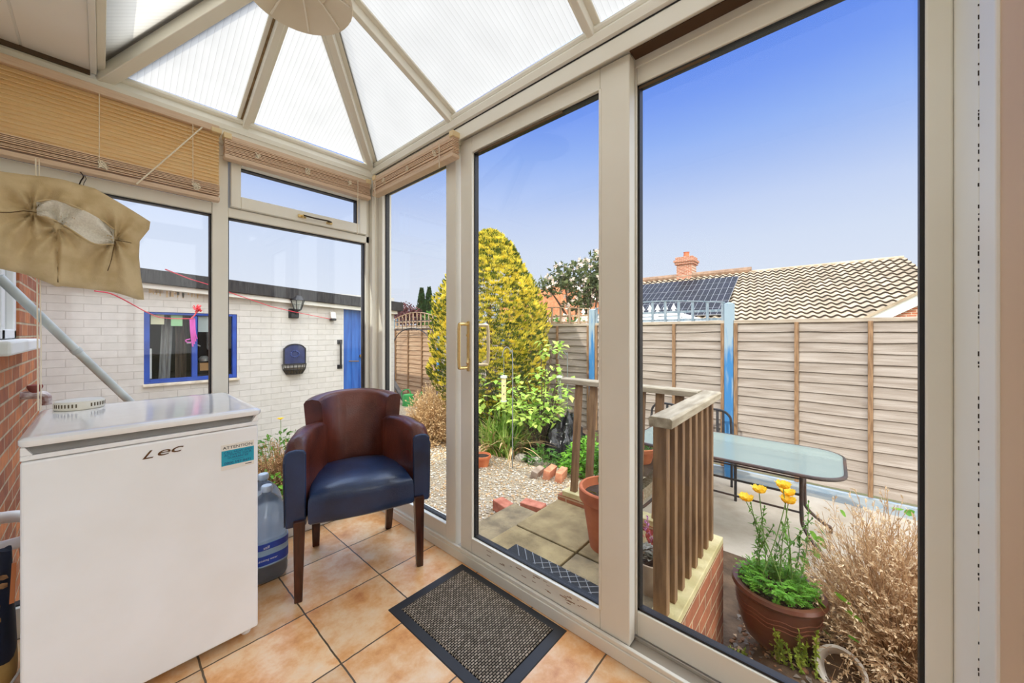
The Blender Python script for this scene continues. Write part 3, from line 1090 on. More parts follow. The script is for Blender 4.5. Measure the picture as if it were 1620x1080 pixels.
# tub: cross-sections along a U in plan
def shell(path, hts, th, zb=0.315, lean=0.06):
    """path: plan points with outward normals; returns rings outer->top->inner"""
    rings = []
    for (x, y, nx, ny), h in zip(path, hts):
        ln = lean * max(0.0, (h - 0.45)) if h > 0.7 else 0.03 * max(0.0, h - 0.5)
        def P(off, z):
            k = ln * max(0.0, (z - 0.45) / 0.4)
            return (x + nx * (off + k), y + ny * (off + k), z)
        r = th * 0.5
        rings.append([P(-r, zb), P(r * 0.9, zb), P(r, 0.40), P(r, h - 0.022), P(r * 0.72, h - 0.006), P(0.0, h), P(-r * 0.72, h - 0.006), P(-r, h - 0.022), P(-r * 1.0, 0.44)])
    return rings
def u_path(n_side=8, n_corner=10, w=0.272, yf=0.03, yb=0.31, rad=0.15, wb=0.182):
    """right arm front -> round the back -> left arm front"""
    P = []
    for k in range(n_side + 1):
        f = k / n_side                                  # the arms draw in towards the back
        P.append((w + (wb - w) * f ** 1.3, yf + (yb - yf) * f, 1, 0))
    cxr = wb - rad
    for k in range(1, n_corner + 1):
        a = PI / 2 * k / n_corner
        P.append((cxr + rad * math.cos(a), yb + rad * math.sin(a), math.cos(a), math.sin(a)))
    half = P[:]
    for x, y, nx, ny in reversed(half):
        if abs(x) > 1e-6:
            P.append((-x, y, -nx, ny))
    return P, len(half)
path, nh = u_path()
n_tot = len(path)
# arms: index 0..k1 ; back: k1.. mirrored
k1 = 11
arm_r = path[:k1 + 1]
arm_l = path[n_tot - 1 - k1:]
def arm_h(k, n):
    t = k / n
    return 0.672 + 0.030 * math.sin(PI * min(1, t * 1.05)) ** 0.7 - (0.03 if k == 0 else 0.0)
for pts, fl in ((arm_r, False), (arm_l, True)):
    n = len(pts) - 1
    hs = [arm_h((n - k) if fl else k, n) for k in range(n + 1)]
    m = MB()
    m.stack(shell(pts, hs, 0.078))
    ao = m.build('arm', brown, CH, smooth=True, angle=70)
    x, y, nx, ny = (pts[-1] if fl else pts[0])
    s = -1 if fl else 1
    fp = MB()                                          # navy facing on the front of the arm
    prof = [(-0.039, 0.315), (0.038, 0.315), (0.040, 0.40), (0.042, 0.625), (0.030, 0.640), (0.0, 0.645), (-0.030, 0.640), (-0.040, 0.625)]
    if fl:
        prof = [(-a, b) for a, b in prof][::-1]
    fp.prism([(x + a, y - 0.012, z) for a, z in prof], (0, 0.022, 0))
    fp.build('arm_facing', navy, ao, bevel=0.007, seg=3)
    ow = MB()                                          # navy outer panel
    op = []
    for (px, py, qx, qy), h in zip(pts, hs):
        op.append([(px + qx * 0.0415, py + qy * 0.0415, 0.32), (px + qx * 0.0445, py + qy * 0.0445, 0.32), (px + qx * 0.049, py + qy * 0.049, h - 0.05), (px + qx * 0.0425, py + qy * 0.0425, h - 0.05)])
    ow.stack(op)
    ow.build('outer_panel', navy, ao, smooth=True)
bk = path[k1 - 1:n_tot - k1 + 1]
nb = len(bk) - 1
hb = [0.80 + 0.026 * math.sin(PI * k / nb) for k in range(nb + 1)]
m = MB()
m.stack(shell(bk, hb, 0.085, lean=0.12))
bo = m.build('backrest', brown, CH, smooth=True, angle=70)

# ================================================================ door mat
def mat_weave(name, c1, c2, sc):
    m, n, o = base_mat(name)
    p = n.nodes.new('ShaderNodeBsdfPrincipled')
    p.inputs['Roughness'].default_value = 0.95
    p.inputs['Specular IOR Level'].default_value = 0.1
    t = n.nodes.new('ShaderNodeTexCoord')
    bk_ = n.nodes.new('ShaderNodeTexBrick')
    bk_.inputs['Scale'].default_value = sc
    bk_.inputs['Brick Width'].default_value = 1.0
    bk_.inputs['Row Height'].default_value = 0.55
    bk_.inputs['Mortar Size'].default_value = 0.13
    bk_.inputs['Mortar Smooth'].default_value = 0.5
    bk_.inputs['Color1'].default_value = srgb(*c1)
    bk_.inputs['Color2'].default_value = srgb(*c2)
    bk_.inputs['Mortar'].default_value = srgb(22, 20, 18)
    n.links.new(t.outputs['Object'], bk_.inputs['Vector'])
    nz = n.nodes.new('ShaderNodeTexNoise')
    nz.inputs['Scale'].default_value = 220
    n.links.new(t.outputs['Object'], nz.inputs['Vector'])
    mu = n.nodes.new('ShaderNodeMix')
    mu.data_type = 'RGBA'
    mu.blend_type = 'MULTIPLY'
    mu.inputs[0].default_value = 0.8
    n.links.new(bk_.outputs['Color'], mu.inputs[6])
    n.links.new(nz.outputs['Color'], mu.inputs[7])
    n.links.new(bk_.outputs['Color'], p.inputs['Base Color'])
    b = n.nodes.new('ShaderNodeBump')
    b.invert = True
    b.inputs['Strength'].default_value = 0.9
    b.inputs['Distance'].default_value = 0.004
    n.links.new(bk_.outputs['Fac'], b.inputs['Height'])
    n.links.new(b.outputs[0], p.inputs['Normal'])
    n.links.new(p.outputs[0], o.inputs[0])
    return m
rubber = pm('black_rubber', (44, 44, 46), 0.55, (38, 38, 40), 10)
DM = thing('door_mat', 'grey-brown ribbed door mat with black rubber border on the tiled floor', 'mat', (1.0, 1.06, 0))
MB().stack([[(0.80, 0.757, 0.0), (1.209, 0.757, 0.0), (1.209, 1.362, 0.0), (0.80, 1.362, 0.0)], [(0.803, 0.76, 0.003), (1.206, 0.76, 0.003), (1.206, 1.359, 0.003), (0.803, 1.359, 0.003)]]).build('rubber_border', rubber, DM)
def ribbed(u, v):
    x = 0.838 + u * 0.338
    y = 0.797 + v * 0.524
    e = min(u, 1 - u, v, 1 - v)
    return (x, y, 0.0032 + (0.0045 if e > 0.004 else 0))
MB().grid(ribbed, 60, 90).build('ribbed_pile', mat_weave('mat_weave', (186, 170, 148), (128, 116, 98), 62), DM)

# ================================================================ water bottles
def bottle_mats():
    bl = base_mat('bottle_plastic')
    m, n, o = bl
    tr = n.nodes.new('ShaderNodeBsdfTransparent')
    tr.inputs['Color'].default_value = (0.95, 0.98, 0.99, 1)
    gl = n.nodes.new('ShaderNodeBsdfGlossy')
    gl.inputs['Roughness'].default_value = 0.06
    df = n.nodes.new('ShaderNodeBsdfTranslucent')
    df.inputs['Color'].default_value = (0.95, 0.98, 0.99, 1)
    fr = n.nodes.new('ShaderNodeLayerWeight')
    fr.inputs['Blend'].default_value = 0.35
    m1 = n.nodes.new('ShaderNodeMixShader')
    mr = n.nodes.new('ShaderNodeMapRange')
    mr.inputs['To Min'].default_value = 0.72
    n.links.new(fr.outputs['Facing'], mr.inputs['Value'])
    n.links.new(mr.outputs[0], m1.inputs[0])
    n.links.new(tr.outputs[0], m1.inputs[1])
    n.links.new(df.outputs[0], m1.inputs[2])
    m2 = n.nodes.new('ShaderNodeMixShader')
    n.links.new(fr.outputs['Fresnel'], m2.inputs[0])
    n.links.new(m1.outputs[0], m2.inputs[1])
    n.links.new(gl.outputs[0], m2.inputs[2])
    n.links.new(m2.outputs[0], o.inputs[0])
    return m
bot_m = bottle_mats()
def sq_ring(c, r, z, p=4.0, n=36, wob=0.0):
    pts = []
    for k in range(n):
        a = 2 * PI * k / n
        ca, sa = math.cos(a), math.sin(a)
        q = (abs(ca) ** p + abs(sa) ** p) ** (-1 / p)
        pts.append((c[0] + r * q * ca * (1 + wob * math.sin(3 * a + z * 60)), c[1] + r * q * sa, z))
    return pts
def water_bottle(c, label):
    t = thing('water_bottle', label, 'bottle', (c[0], c[1], 0), group='large water bottles')
    prof = [(0.060, 0.0), (0.070, 0.006), (0.078, 0.02), (0.080, 0.05), (0.078, 0.06), (0.080, 0.075), (0.080, 0.19), (0.076, 0.20), (0.080, 0.215), (0.077, 0.235), (0.081, 0.25), (0.077, 0.27), (0.079, 0.29), (0.072, 0.32), (0.058, 0.35), (0.036, 0.375), (0.021, 0.387), (0.020, 0.40)]
    m = MB()
    m.stack([sq_ring(c, r, z, 3.2 if z < 0.33 else 2.0, wob=0.012) for r, z in prof])
    m.build('bottle_body', bot_m, t, smooth=True)
    MB().lathe([(0.023, 0.398), (0.024, 0.402), (0.024, 0.420), (0.021, 0.425), (0.0, 0.426)], (c[0], c[1], 0), 20).build('cap', pm('cap_white', (222, 236, 246), 0.4), t, smooth=True)
    lb = MB()
    lb.stack([sq_ring(c, 0.0815, 0.085, 3.2), sq_ring(c, 0.0815, 0.19, 3.2)])
    lo = lb.build('wrap_label', pm('label_pale', (178, 208, 234), 0.4, (150, 186, 222), 4, trans=0.3), t, smooth=True)
    lb = MB()
    lb.stack([sq_ring(c, 0.0822, 0.092, 3.2), sq_ring(c, 0.0822, 0.134, 3.2)])
    lb.stack([sq_ring(c, 0.0822, 0.160, 3.2), sq_ring(c, 0.0822, 0.188, 3.2)])
    lb.build('label_band', pm('label_blue', (26, 52, 158), 0.35, (36, 78, 176), 6), lo, smooth=True)
    return t
wb1 = water_bottle((0.530, 1.985), 'nearer clear water bottle with blue label standing on the tiles')
wb2 = water_bottle((0.560, 2.160), 'further clear water bottle half hidden behind the other by the window')
text('drinking water', 'label_lettering', pm('print_white', (236, 240, 248), 0.5), wb1, (0.512, 1.9015, 0.112), (R(90), 0, R(-3)), 0.013, 0.1, 0.0001)
text('still', 'label_lettering', MATS['print_white'], wb1, (0.506, 1.9015, 0.166), (R(90), 0, R(-3)), 0.018, 0.1, 0.0001)

# ================================================================ hessian peg bag on its hook
hess = pm('hessian', (216, 194, 152), 0.9, (196, 172, 128), 16, bump=0.25, bscale=320)
CAMF = Vector((math.cos(R(AZ)), math.sin(R(AZ)), 0))
CAMR = Vector((math.sin(R(AZ)), -math.cos(R(AZ)), 0))
def at_y(u, v, y):
    """where the photograph's sight line meets the upright plane y = const (used for measured outlines)"""
    d = CAMF + CAMR * ((u - 791.97) / 576.91) + Vector((0, 0, -(v - 526.98) / 576.91))
    return EYE + d * (y / d.y)
def lerp_tab(tab, x):
    for (a, b), (c, d) in zip(tab, tab[1:]):
        if x <= c:
            t = (x - a) / (c - a)
            return b + (d - b) * t
    return tab[-1][1]
TOPT = [(-70, 258), (-20, 264), (0, 271), (40, 276), (70, 279), (100, 284), (125, 291), (150, 298), (185, 318), (215, 336), (240, 352)]
BOTT = [(-70, 402), (-20, 418), (0, 425), (40, 434), (60, 441), (80, 449), (91, 454), (93, 452), (130, 456), (180, 462), (205, 468), (226, 474), (240, 474)]
PB = thing('peg_bag', 'beige hessian peg bag shaped like shorts hanging in the left window', 'bag', (-0.06, 2.14, 1.5))
YB_ = 2.135
def bag_side(u, v):
    """pull the outline in at the waist seams"""
    s = 0
    return s
def bag_pt(a, b, front):
    px = -70 + a * 308
    t, bt = lerp_tab(TOPT, px), lerp_tab(BOTT, px)
    # right edge: point at the top, waist, flared leg
    if px > 180:
        k = (px - 180) / 58.0
        sh = [(0, 0), (0.10, -2), (0.25, -17), (0.45, -18), (0.7, -15), (0.9, -11), (1.0, -10)]
        px = px + k * lerp_tab(sh, b)
    py = t + (bt - t) * b
    w = at_y(px, py, YB_)
    e = min(a * 6, (1 - a) * 6, b * 5, (1 - b) * 5, 1.0)
    puff = 0.036 * math.sqrt(max(0.0, e))
    fold = 0.0
    # gathers running out of the two waist seams and the crotch
    for (sx, sy, amp) in ((55, 338, 0.020), (182, 382, 0.022), (93, 362, 0.018)):
        ang = math.atan2(py - sy, px - sx)
        rr = math.hypot(px - sx, py - sy)
        fold += amp * math.sin(ang * 7 + sx) * math.exp(-rr / 70) * min(1, rr / 12)
    fold += 0.009 * noise.noise(Vector((px * 0.022, py * 0.03, 1.7)))
    fold += 0.007 * math.sin(px * 0.16 + 1.5 * math.sin(py * 0.03)) * max(0.0, min(1.0, (b - 0.45) * 2.2))
    if abs(px - 92) < 5 and py > 395:
        fold -= 0.018 * (1 - abs(px - 92) / 5)
    if front:
        return (w.x, w.y - puff - fold * e, w.z)
    return (w.x, w.y + puff * 0.5, w.z)
m = MB()
NU, NV = 110, 60
m.grid(lambda a, b: bag_pt(a, 1 - b, True), NU, NV)
m.grid(lambda a, b: bag_pt(1 - a, 1 - b, False), 40, 20)
bag = m.build('cloth', hess, PB, smooth=True, angle=80)
def bag_at(px, py, lift=0.003):
    a = (px + 70) / 308
    t, bt = lerp_tab(TOPT, px), lerp_tab(BOTT, px)
    p = Vector(bag_pt(a, (py - t) / (bt - t), True))
    return p + Vector((0, -lift, 0))
# the mouth: pale mesh lining showing inside a leaf-shaped opening
up_e = [(60, 325), (80, 320), (100, 325), (130, 336), (160, 350), (180, 366)]
lo_e = [(60, 343), (80, 350), (97, 356), (120, 372), (150, 390), (180, 389)]
def mouth(a, b):
    px = 60 + a * 120
    y0 = lerp_tab(up_e, px)
    y1 = lerp_tab(lo_e, px)
    s = math.sin(PI * b)
    return bag_at(px, y0 + (y1 - y0) * b, 0.005 - 0.003 * s)
MB().grid(mouth, 40, 10).build('mesh_lining', pm('lining', (236, 230, 216), 0.9, (220, 213, 198), 180, bump=0.2, bscale=400), bag, smooth=True)
for tab in (up_e, lo_e):
    MB().tube(catmull([bag_at(x, y, 0.006) for x, y in tab], 5), 0.0028, 6).build('welt', hess, bag, smooth=True)
seam = pm('seam_shadow', (92, 70, 42), 0.95)
for l in ([(-10, 340), (20, 340), (40, 338), (60, 339)], [(182, 382), (195, 384), (210, 385), (219, 386)], [(182, 384), (178, 400), (176, 412), (170, 430)], [(92, 400), (92, 425), (92, 447)]):
    MB().tube([bag_at(x, y, 0.001) for x, y in l], 0.0016, 5).build('seam', seam, bag)
hk = [at_y(125, 293, 2.135), at_y(128, 286, 2.13), at_y(132, 279, 2.15), at_y(127, 272, 2.19), at_y(126, 270, 2.235), at_y(126, 268, 2.258)]
MB().tube(catmull(hk, 5), 0.0022, 6).build('hook', pm('hook_dark', (48, 40, 34), 0.4, metal=0.6), PB, smooth=True)

# ================================================================ bag of pet food in the bottom-left corner
sack = pm('sack_navy', (26, 34, 58), 0.5, (18, 20, 30), 9)
PF = thing('food_sack', 'dark navy paper sack of food with a tan base left of the fridge', 'sack', (-0.235, 1.95, 0))
m = MB()
def sack_ring(z, w, d, cx=-0.262, cy=2.01, n=20):
    return [(cx + w * math.copysign(abs(math.cos(a)) ** 0.6, math.cos(a)), cy + d * math.copysign(abs(math.sin(a)) ** 0.7, math.sin(a)) , z + 0.008 * math.sin(3 * a)) for a in [2 * PI * k / n for k in range(n)]]
m.stack([sack_ring(0.0, 0.070, 0.075), sack_ring(0.03, 0.074, 0.085), sack_ring(0.1, 0.072, 0.085)])
so = m.build('sack_base', pm('sack_tan', (214, 178, 110), 0.6, (190, 150, 86), 14), PF, smooth=True)
m = MB()
m.stack([sack_ring(0.1, 0.072, 0.085), sack_ring(0.2, 0.069, 0.08), sack_ring(0.30, 0.066, 0.066), sack_ring(0.40, 0.064, 0.035), sack_ring(0.435, 0.063, 0.012)])
m.build('sack_body', sack, PF, smooth=True)
m = MB()
for k in range(26):
    z = random.uniform(0.22, 0.37)
    x = -0.262 + random.uniform(-0.05, 0.058)
    f_ = (z - 0.2) / 0.2
    y = 2.01 - (0.082 - 0.045 * f_) - 0.001
    m.blob((x, y, z), random.uniform(0.008, 0.016), 1, 0.3, (1, 0.12, 1))
m.build('printed_kibble', pm('kibble', (176, 132, 86), 0.6, (120, 84, 52), 40), PF, smooth=True)
MB().bar((-0.190, 1.965, 0.40), (-0.193, 1.945, 0.28), 0.010, 0.006, (0, 1, 0)).build('orange_strip', pm('strip_orange', (206, 120, 60), 0.5), PF)
# white flex running along the skirting behind the sack
tag(MB().tube(catmull([(-0.30, 1.80, 0.010), (-0.23, 1.86, 0.012), (-0.19, 1.95, 0.03), (-0.165, 2.06, 0.04), (-0.16, 2.2, 0.035), (-0.05, 2.228, 0.03)], 6), 0.004, 7).build('power_cable', upvc_w, smooth=True), 'white power cable trailing on the floor beside the dark sack', 'cable')

# ================================================================ ground outside
concrete = pm('patio_concrete', (196, 184, 168), 0.9, (168, 154, 136), 3.0, detail=10, bump=0.25, bscale=30)
soil_m = pm('soil', (104, 82, 62), 0.95, (72, 56, 42), 9, detail=8, bump=0.8, bscale=40)
earth_m = pm('rough_ground', (132, 118, 88), 0.95, (104, 104, 66), 0.8, detail=8, bump=0.3, bscale=6)
gravel_b = pm('gravel_bed', (186, 172, 148), 0.9, (144, 124, 96), 45, detail=6, bump=1.0, bscale=60)
PZ, GZ = -0.65, -0.40
struct(MB().box(-40, 60, -40, 60, -1.0, -0.72).build('ground', earth_m))
struct(MB().box(3.45, 5.32, -3.0, 1.52, -0.8, PZ).build('patio', concrete))
def soil_h(x, y):
    k = min(1.0, max(0.0, (0.46 - y) / 0.30)) * min(1.0, max(0.0, (3.5 - x) / 0.5))
    return -0.64 + 0.165 * k * k * (3 - 2 * k) + 0.012 * noise.noise(Vector((x * 4, y * 4, 9)))
m = MB()
m.grid(lambda a, b: (1.34 + 2.16 * a, -3.0 + 3.47 * b, soil_h(1.34 + 2.16 * a, -3.0 + 3.47 * b)), 50, 70)
m.box(1.34, 3.45, -3.0, 0.47, -0.85, -0.70)
m.box(2.425, 3.46, 0.46, 1.50, -0.85, -0.645)
struct(m.build('soil_bed', soil_m, smooth=True))
def gr_h(x, y):
    return GZ + 0.03 * noise.noise(Vector((x * 0.9, y * 0.9, 3))) - 0.04 * max(0, min(1, (y - 3) / 3))
m = MB()
m.grid(lambda a, b: ((-0.3 + a * 5.55), (1.50 + b * 8.5), gr_h(-0.3 + a * 5.55, 1.5 + b * 8.5)), 60, 80)
m.box(-0.3, 5.25, 1.50, 10.0, -0.9, -0.52)
gb = struct(m.build('gravel_ground', gravel_b, smooth=True))
MB().grid(lambda a, b: (2.9 + a * 2.4, 1.5 + b * 3.6, gr_h(2.9 + a * 2.4, 1.5 + b * 3.6) - 0.035 + 0.06 * min(1, max(0, (a * 2.4 + b * 0.9 - 0.85) * 2.5))), 40, 50).build('planting_soil', soil_m, gb, smooth=True)
# loose pebbles over the bed
peb = [pm('pebble_cream', (204, 190, 166), 0.8, (176, 154, 122), 60), pm('pebble_tan', (214, 180, 136), 0.8, (186, 150, 108), 60), pm('pebble_white', (216, 208, 194), 0.75), pm('pebble_grey', (176, 164, 148), 0.8)]
m = MB()
rs = random.Random(3)
for k in range(15000):
    t = rs.random()
    x = 1.5 + 2.4 * rs.random()
    y = 1.62 + (t ** 1.3) * 3.6
    if x < 2.32 and y < 1.97:
        continue
    if x > 3.35 and y < 4.2 and rs.random() < 0.85:
        continue
    r = rs.uniform(0.007, 0.017) * (1.0 if y < 3.5 else 1.25)
    c = (x, y, gr_h(x, y) + r * 0.4)
    m.cur = rs.choice((0, 0, 0, 1, 1, 2, 2, 3))
    k6 = [rs.uniform(0.7, 1.25) for _ in range(6)]
    a = rs.uniform(0, PI)
    ca, sa = math.cos(a), math.sin(a)
    P = [(ca * k6[0], sa * k6[0], 0), (-ca * k6[1], -sa * k6[1], 0), (-sa * k6[2] * 0.8, ca * k6[2] * 0.8, 0), (sa * k6[3] * 0.8, -ca * k6[3] * 0.8, 0), (0, 0, 0.6 * k6[4]), (0, 0, -0.6 * k6[5])]
    m.add([(c[0] + p[0] * r, c[1] + p[1] * r, c[2] + p[2] * r) for p in P], [(0, 2, 4), (2, 1, 4), (1, 3, 4), (3, 0, 4), (2, 0, 5), (1, 2, 5), (3, 1, 5), (0, 3, 5)])
tag(m.build('gravel', peb, smooth=True, angle=20), 'pale golden loose gravel covering the garden bed', 'gravel', kind='stuff')
# leaf litter on the soil by the brown planter
m = MB()
for k in range(1500):
    x, y = rs.uniform(1.5, 3.5), rs.uniform(-0.45, 0.44)
    m.cur = rs.choice((0, 0, 1, 2))
    if rs.random() < 0.6:
        a = rs.uniform(0, 2 * PI)
        m.leaf((x, y, soil_h(x, y) + rs.uniform(0.003, 0.02)), (math.cos(a), math.sin(a), rs.uniform(-0.1, 0.3)), (0, 0, 1), rs.uniform(0.02, 0.05), rs.uniform(0.012, 0.028))
    else:
        r = rs.uniform(0.006, 0.02)
        m.blob((x, y, soil_h(x, y) + r * 0.3), r, 1, 0.3, (1, 1, 0.6))
tag(m.build('leaf_litter', [pm('litter_brown', (140, 96, 66), 0.9, (104, 70, 46), 30), pm('litter_tan', (190, 158, 122), 0.9), pm('litter_grey', (120, 110, 100), 0.9)]), 'dead leaves and stones littering the soil round the brown planter', 'litter', kind='stuff')

# ================================================================ brick landing with slabs, and its two balustrades
brick_x = brick_mat('plinth_brick_x', (182, 112, 76), (150, 86, 58), (196, 168, 132), 'xz', ms=0.006, rough=0.85)
brick_y = brick_mat('plinth_brick_y', (182, 112, 76), (150, 86, 58), (196, 168, 132), 'yz', ms=0.006, rough=0.85)
slab_m = pm('weathered_slab', (172, 152, 110), 0.95, (128, 110, 78), 7, detail=12, bump=0.5, bscale=70)
slab_d = pm('weathered_slab_dark', (162, 144, 110), 0.95, (116, 102, 80), 8, detail=12, bump=0.5, bscale=70)
LX0, LX1, LY0, LY1 = 1.35, 2.33, 0.47, 1.535
PL = thing('brick_plinth', 'red brick plinth of the raised landing outside the sliding door', 'landing', (1.9, 1.0, -0.7))
MB().box(LX0, LX1 + 0.09, LY0 + 0.0, LY0 + 0.10, -0.75, -0.068).build('side_wall', brick_x, PL)
MB().box(LX1 - 0.01, LX1 + 0.09, LY0 + 0.10, LY1, -0.75, -0.068).build('end_wall', brick_y, PL)
MB().box(LX0, LX1, LY0 + 0.10, LY1, -0.75, -0.14).build('rubble_fill', slab_d, PL)
k = 0
slabs = [((1.365, 1.815), (0.575, 1.075), 'near slab of the landing by the metal-wired rubber mat'), ((1.365, 1.815), (1.088, 1.53), 'near slab of the landing at the step corner'),
         ((1.828, 2.315), (0.575, 1.075), 'far slab of the landing under the big terracotta pot'), ((1.828, 2.315), (1.088, 1.53), 'large mottled slab in the middle of the landing')]
for (x0, x1), (y0, y1), lab in slabs:
    o = MB().box(x0, x1, y0, y1, -0.14, -0.10).build('paving_slab', slab_m if x0 > 1.5 or y0 > 1 else slab_d, None, bevel=0.006)
    tag(o, lab, 'paving slab', 'slabs of the landing')
tag(MB().box(1.36, 2.30, 1.542, 1.95, -0.75, -0.255).build('concrete_step', slab_d, None, bevel=0.008), 'grey concrete step below the landing, beside the gravel', 'step')

timber = pm('aged_timber', (152, 118, 82), 0.8, (110, 80, 52), 5, detail=8, bump=0.35, bscale=60, stretch=(7, 7, 0.8))
timber_c = pm('grey_timber', (188, 174, 150), 0.85, (150, 136, 112), 6, detail=8, bump=0.4, bscale=60, stretch=(1.0, 6, 6))
timber_cy = pm('grey_timber_along', (188, 174, 150), 0.85, (150, 136, 112), 6, detail=8, bump=0.4, bscale=60, stretch=(6, 1.0, 6))
BZ = -0.03
R1 = thing('balustrade', 'weathered wooden balustrade along the right edge of the brick landing', 'balustrade', (1.95, 0.525, -0.068), group='wooden balustrades')
MB().box(1.50, 2.42, 0.470, 0.575, -0.068, BZ).build('bottom_rail', pm('mossy_timber', (214, 200, 152), 0.9, (186, 172, 120), 9, bump=0.4, bscale=60), R1, bevel=0.004)
m = MB()
m.prism([(1.555, 0.483, 0.755), (1.555, 0.575, 0.755), (1.555, 0.578, 0.790), (1.555, 0.568, 0.798), (1.555, 0.490, 0.798), (1.555, 0.480, 0.790)], (0.935, 0.012, 0))
m.build('handrail', timber_c, R1, bevel=0.003)
for k in range(8):
    x = 1.567 + 0.108 * k
    w = 0.033 if k else 0.036
    m = MB()
    m.box(x, x + w * 1.15, 0.507, 0.507 + (0.045 if k else 0.055), BZ, 0.757)
    m.build('baluster', timber, R1, bevel=0.002)
R2 = thing('balustrade', 'weathered wooden balustrade across the far end of the landing', 'balustrade', (2.37, 1.0, -0.068), group='wooden balustrades')
MB().box(2.325, 2.42, 0.58, 1.50, -0.068, BZ).build('bottom_rail', MATS['mossy_timber'], R2, bevel=0.004)
m = MB()
m.prism([(2.410, 0.60, 0.757), (2.502, 0.60, 0.757), (2.505, 0.60, 0.788), (2.495, 0.60, 0.797), (2.418, 0.60, 0.797), (2.408, 0.60, 0.790)], (0.0, 0.965, 0))
m.build('handrail', timber_cy, R2, bevel=0.003)
for k in range(8):
    y = 1.405 - 0.119 * k
    m = MB()
    m.stack([[(2.355, y, BZ), (2.395, y, BZ), (2.395, y + 0.045, BZ), (2.355, y + 0.045, BZ)], [(2.43, y, 0.759), (2.47, y, 0.759), (2.47, y + 0.045, 0.759), (2.43, y + 0.045, 0.759)]])
    m.build('baluster', timber, R2, bevel=0.002)

# ribbed rubber mat outside the door with a wire lattice
OM = thing('outdoor_mat', 'black rubber mat with pale diamond lattice on the landing outside the door', 'mat', (1.5, 1.0, -0.10))
MB().box(1.385, 1.640, 0.62, 1.375, -0.0995, -0.088).build('rubber_base', pm('mat_black', (20, 20, 22), 0.6), OM, bevel=0.003)
m = MB()
for k in range(-5, 15):
    y = 0.62 + k * 0.055
    for sg in (1, -1):
        pts = []
        for q in range(2):
            x = 1.39 + q * 0.245
            yy = y + (q * 0.245 if sg > 0 else (1 - q) * 0.245)
            pts.append(Vector((x, yy, -0.0865)))
        a, b = pts
        if max(a.y, b.y) < 1.372 and min(a.y, b.y) > 0.625:
            m.tube([a, b], 0.0022, 4)
m.build('diamond_lattice', pm('lattice_grey', (140, 142, 146), 0.5), OM)

# loose edging bricks
red_b = pm('pink_brick', (196, 124, 100), 0.85, (164, 92, 70), 14, bump=0.4, bscale=60)
red_o = pm('orange_brick', (212, 148, 112), 0.85, (186, 116, 84), 14, bump=0.4, bscale=60)
red_g = pm('grey_brick', (170, 150, 132), 0.85, (140, 118, 100), 14, bump=0.4, bscale=60)
def loose_brick(c, rz, half, mat, label, tilt=0.0):
    M = Matrix.Rotation(rz, 3, 'Z') @ Matrix.Rotation(tilt, 3, 'X')
    o = MB().obox(c, M @ Vector((half[0], 0, 0)), M @ Vector((0, half[1], 0)), M @ Vector((0, 0, half[2]))).build('loose_brick', mat, None, bevel=0.006)
    return tag(o, label, 'brick', 'loose edging bricks')
loose_brick((2.325, 2.075, -0.345), R(78), (0.105, 0.054, 0.045), red_b, 'pink brick laid at the edge of the step, second from the door side')
loose_brick((2.475, 1.885, -0.335), R(100), (0.10, 0.055, 0.040), red_b, 'pink brick butted against the landing end by the step')
loose_brick((2.10, 2.33, -0.365), R(74), (0.105, 0.054, 0.045), red_b, 'pink brick furthest left along the step edge')
loose_brick((3.17, 2.36, -0.365), R(12), (0.10, 0.034, 0.052), red_g, 'greyish leaning brick, left of the three in the gravel', 0.25)
loose_brick((3.25, 2.25, -0.350), R(12), (0.105, 0.036, 0.054), red_o, 'orange leaning brick, middle of the three in the gravel', 0.18)
loose_brick((3.28, 2.125, -0.352), R(16), (0.105, 0.036, 0.054), red_o, 'orange leaning brick, right of the three in the gravel', 0.12)
st_m = pm('field_stone', (206, 198, 186), 0.9, (168, 160, 148), 8, bump=0.4, bscale=30)
for c, r, lab in (((3.44, 2.80, -0.37), 0.075, 'pale round stone left at the back edge of the gravel'), ((3.49, 2.62, -0.38), 0.085, 'grey flat stone behind the leaning bricks'), ((3.50, 1.78, -0.36), 0.07, 'white stone seen between the balusters among the leaves')):
    m = MB()
    m.blob(c, r, 2, 0.06, (1.1, 1.2, 0.7))
    tag(m.build('garden_stone', st_m, smooth=True), lab, 'stone', 'garden stones')

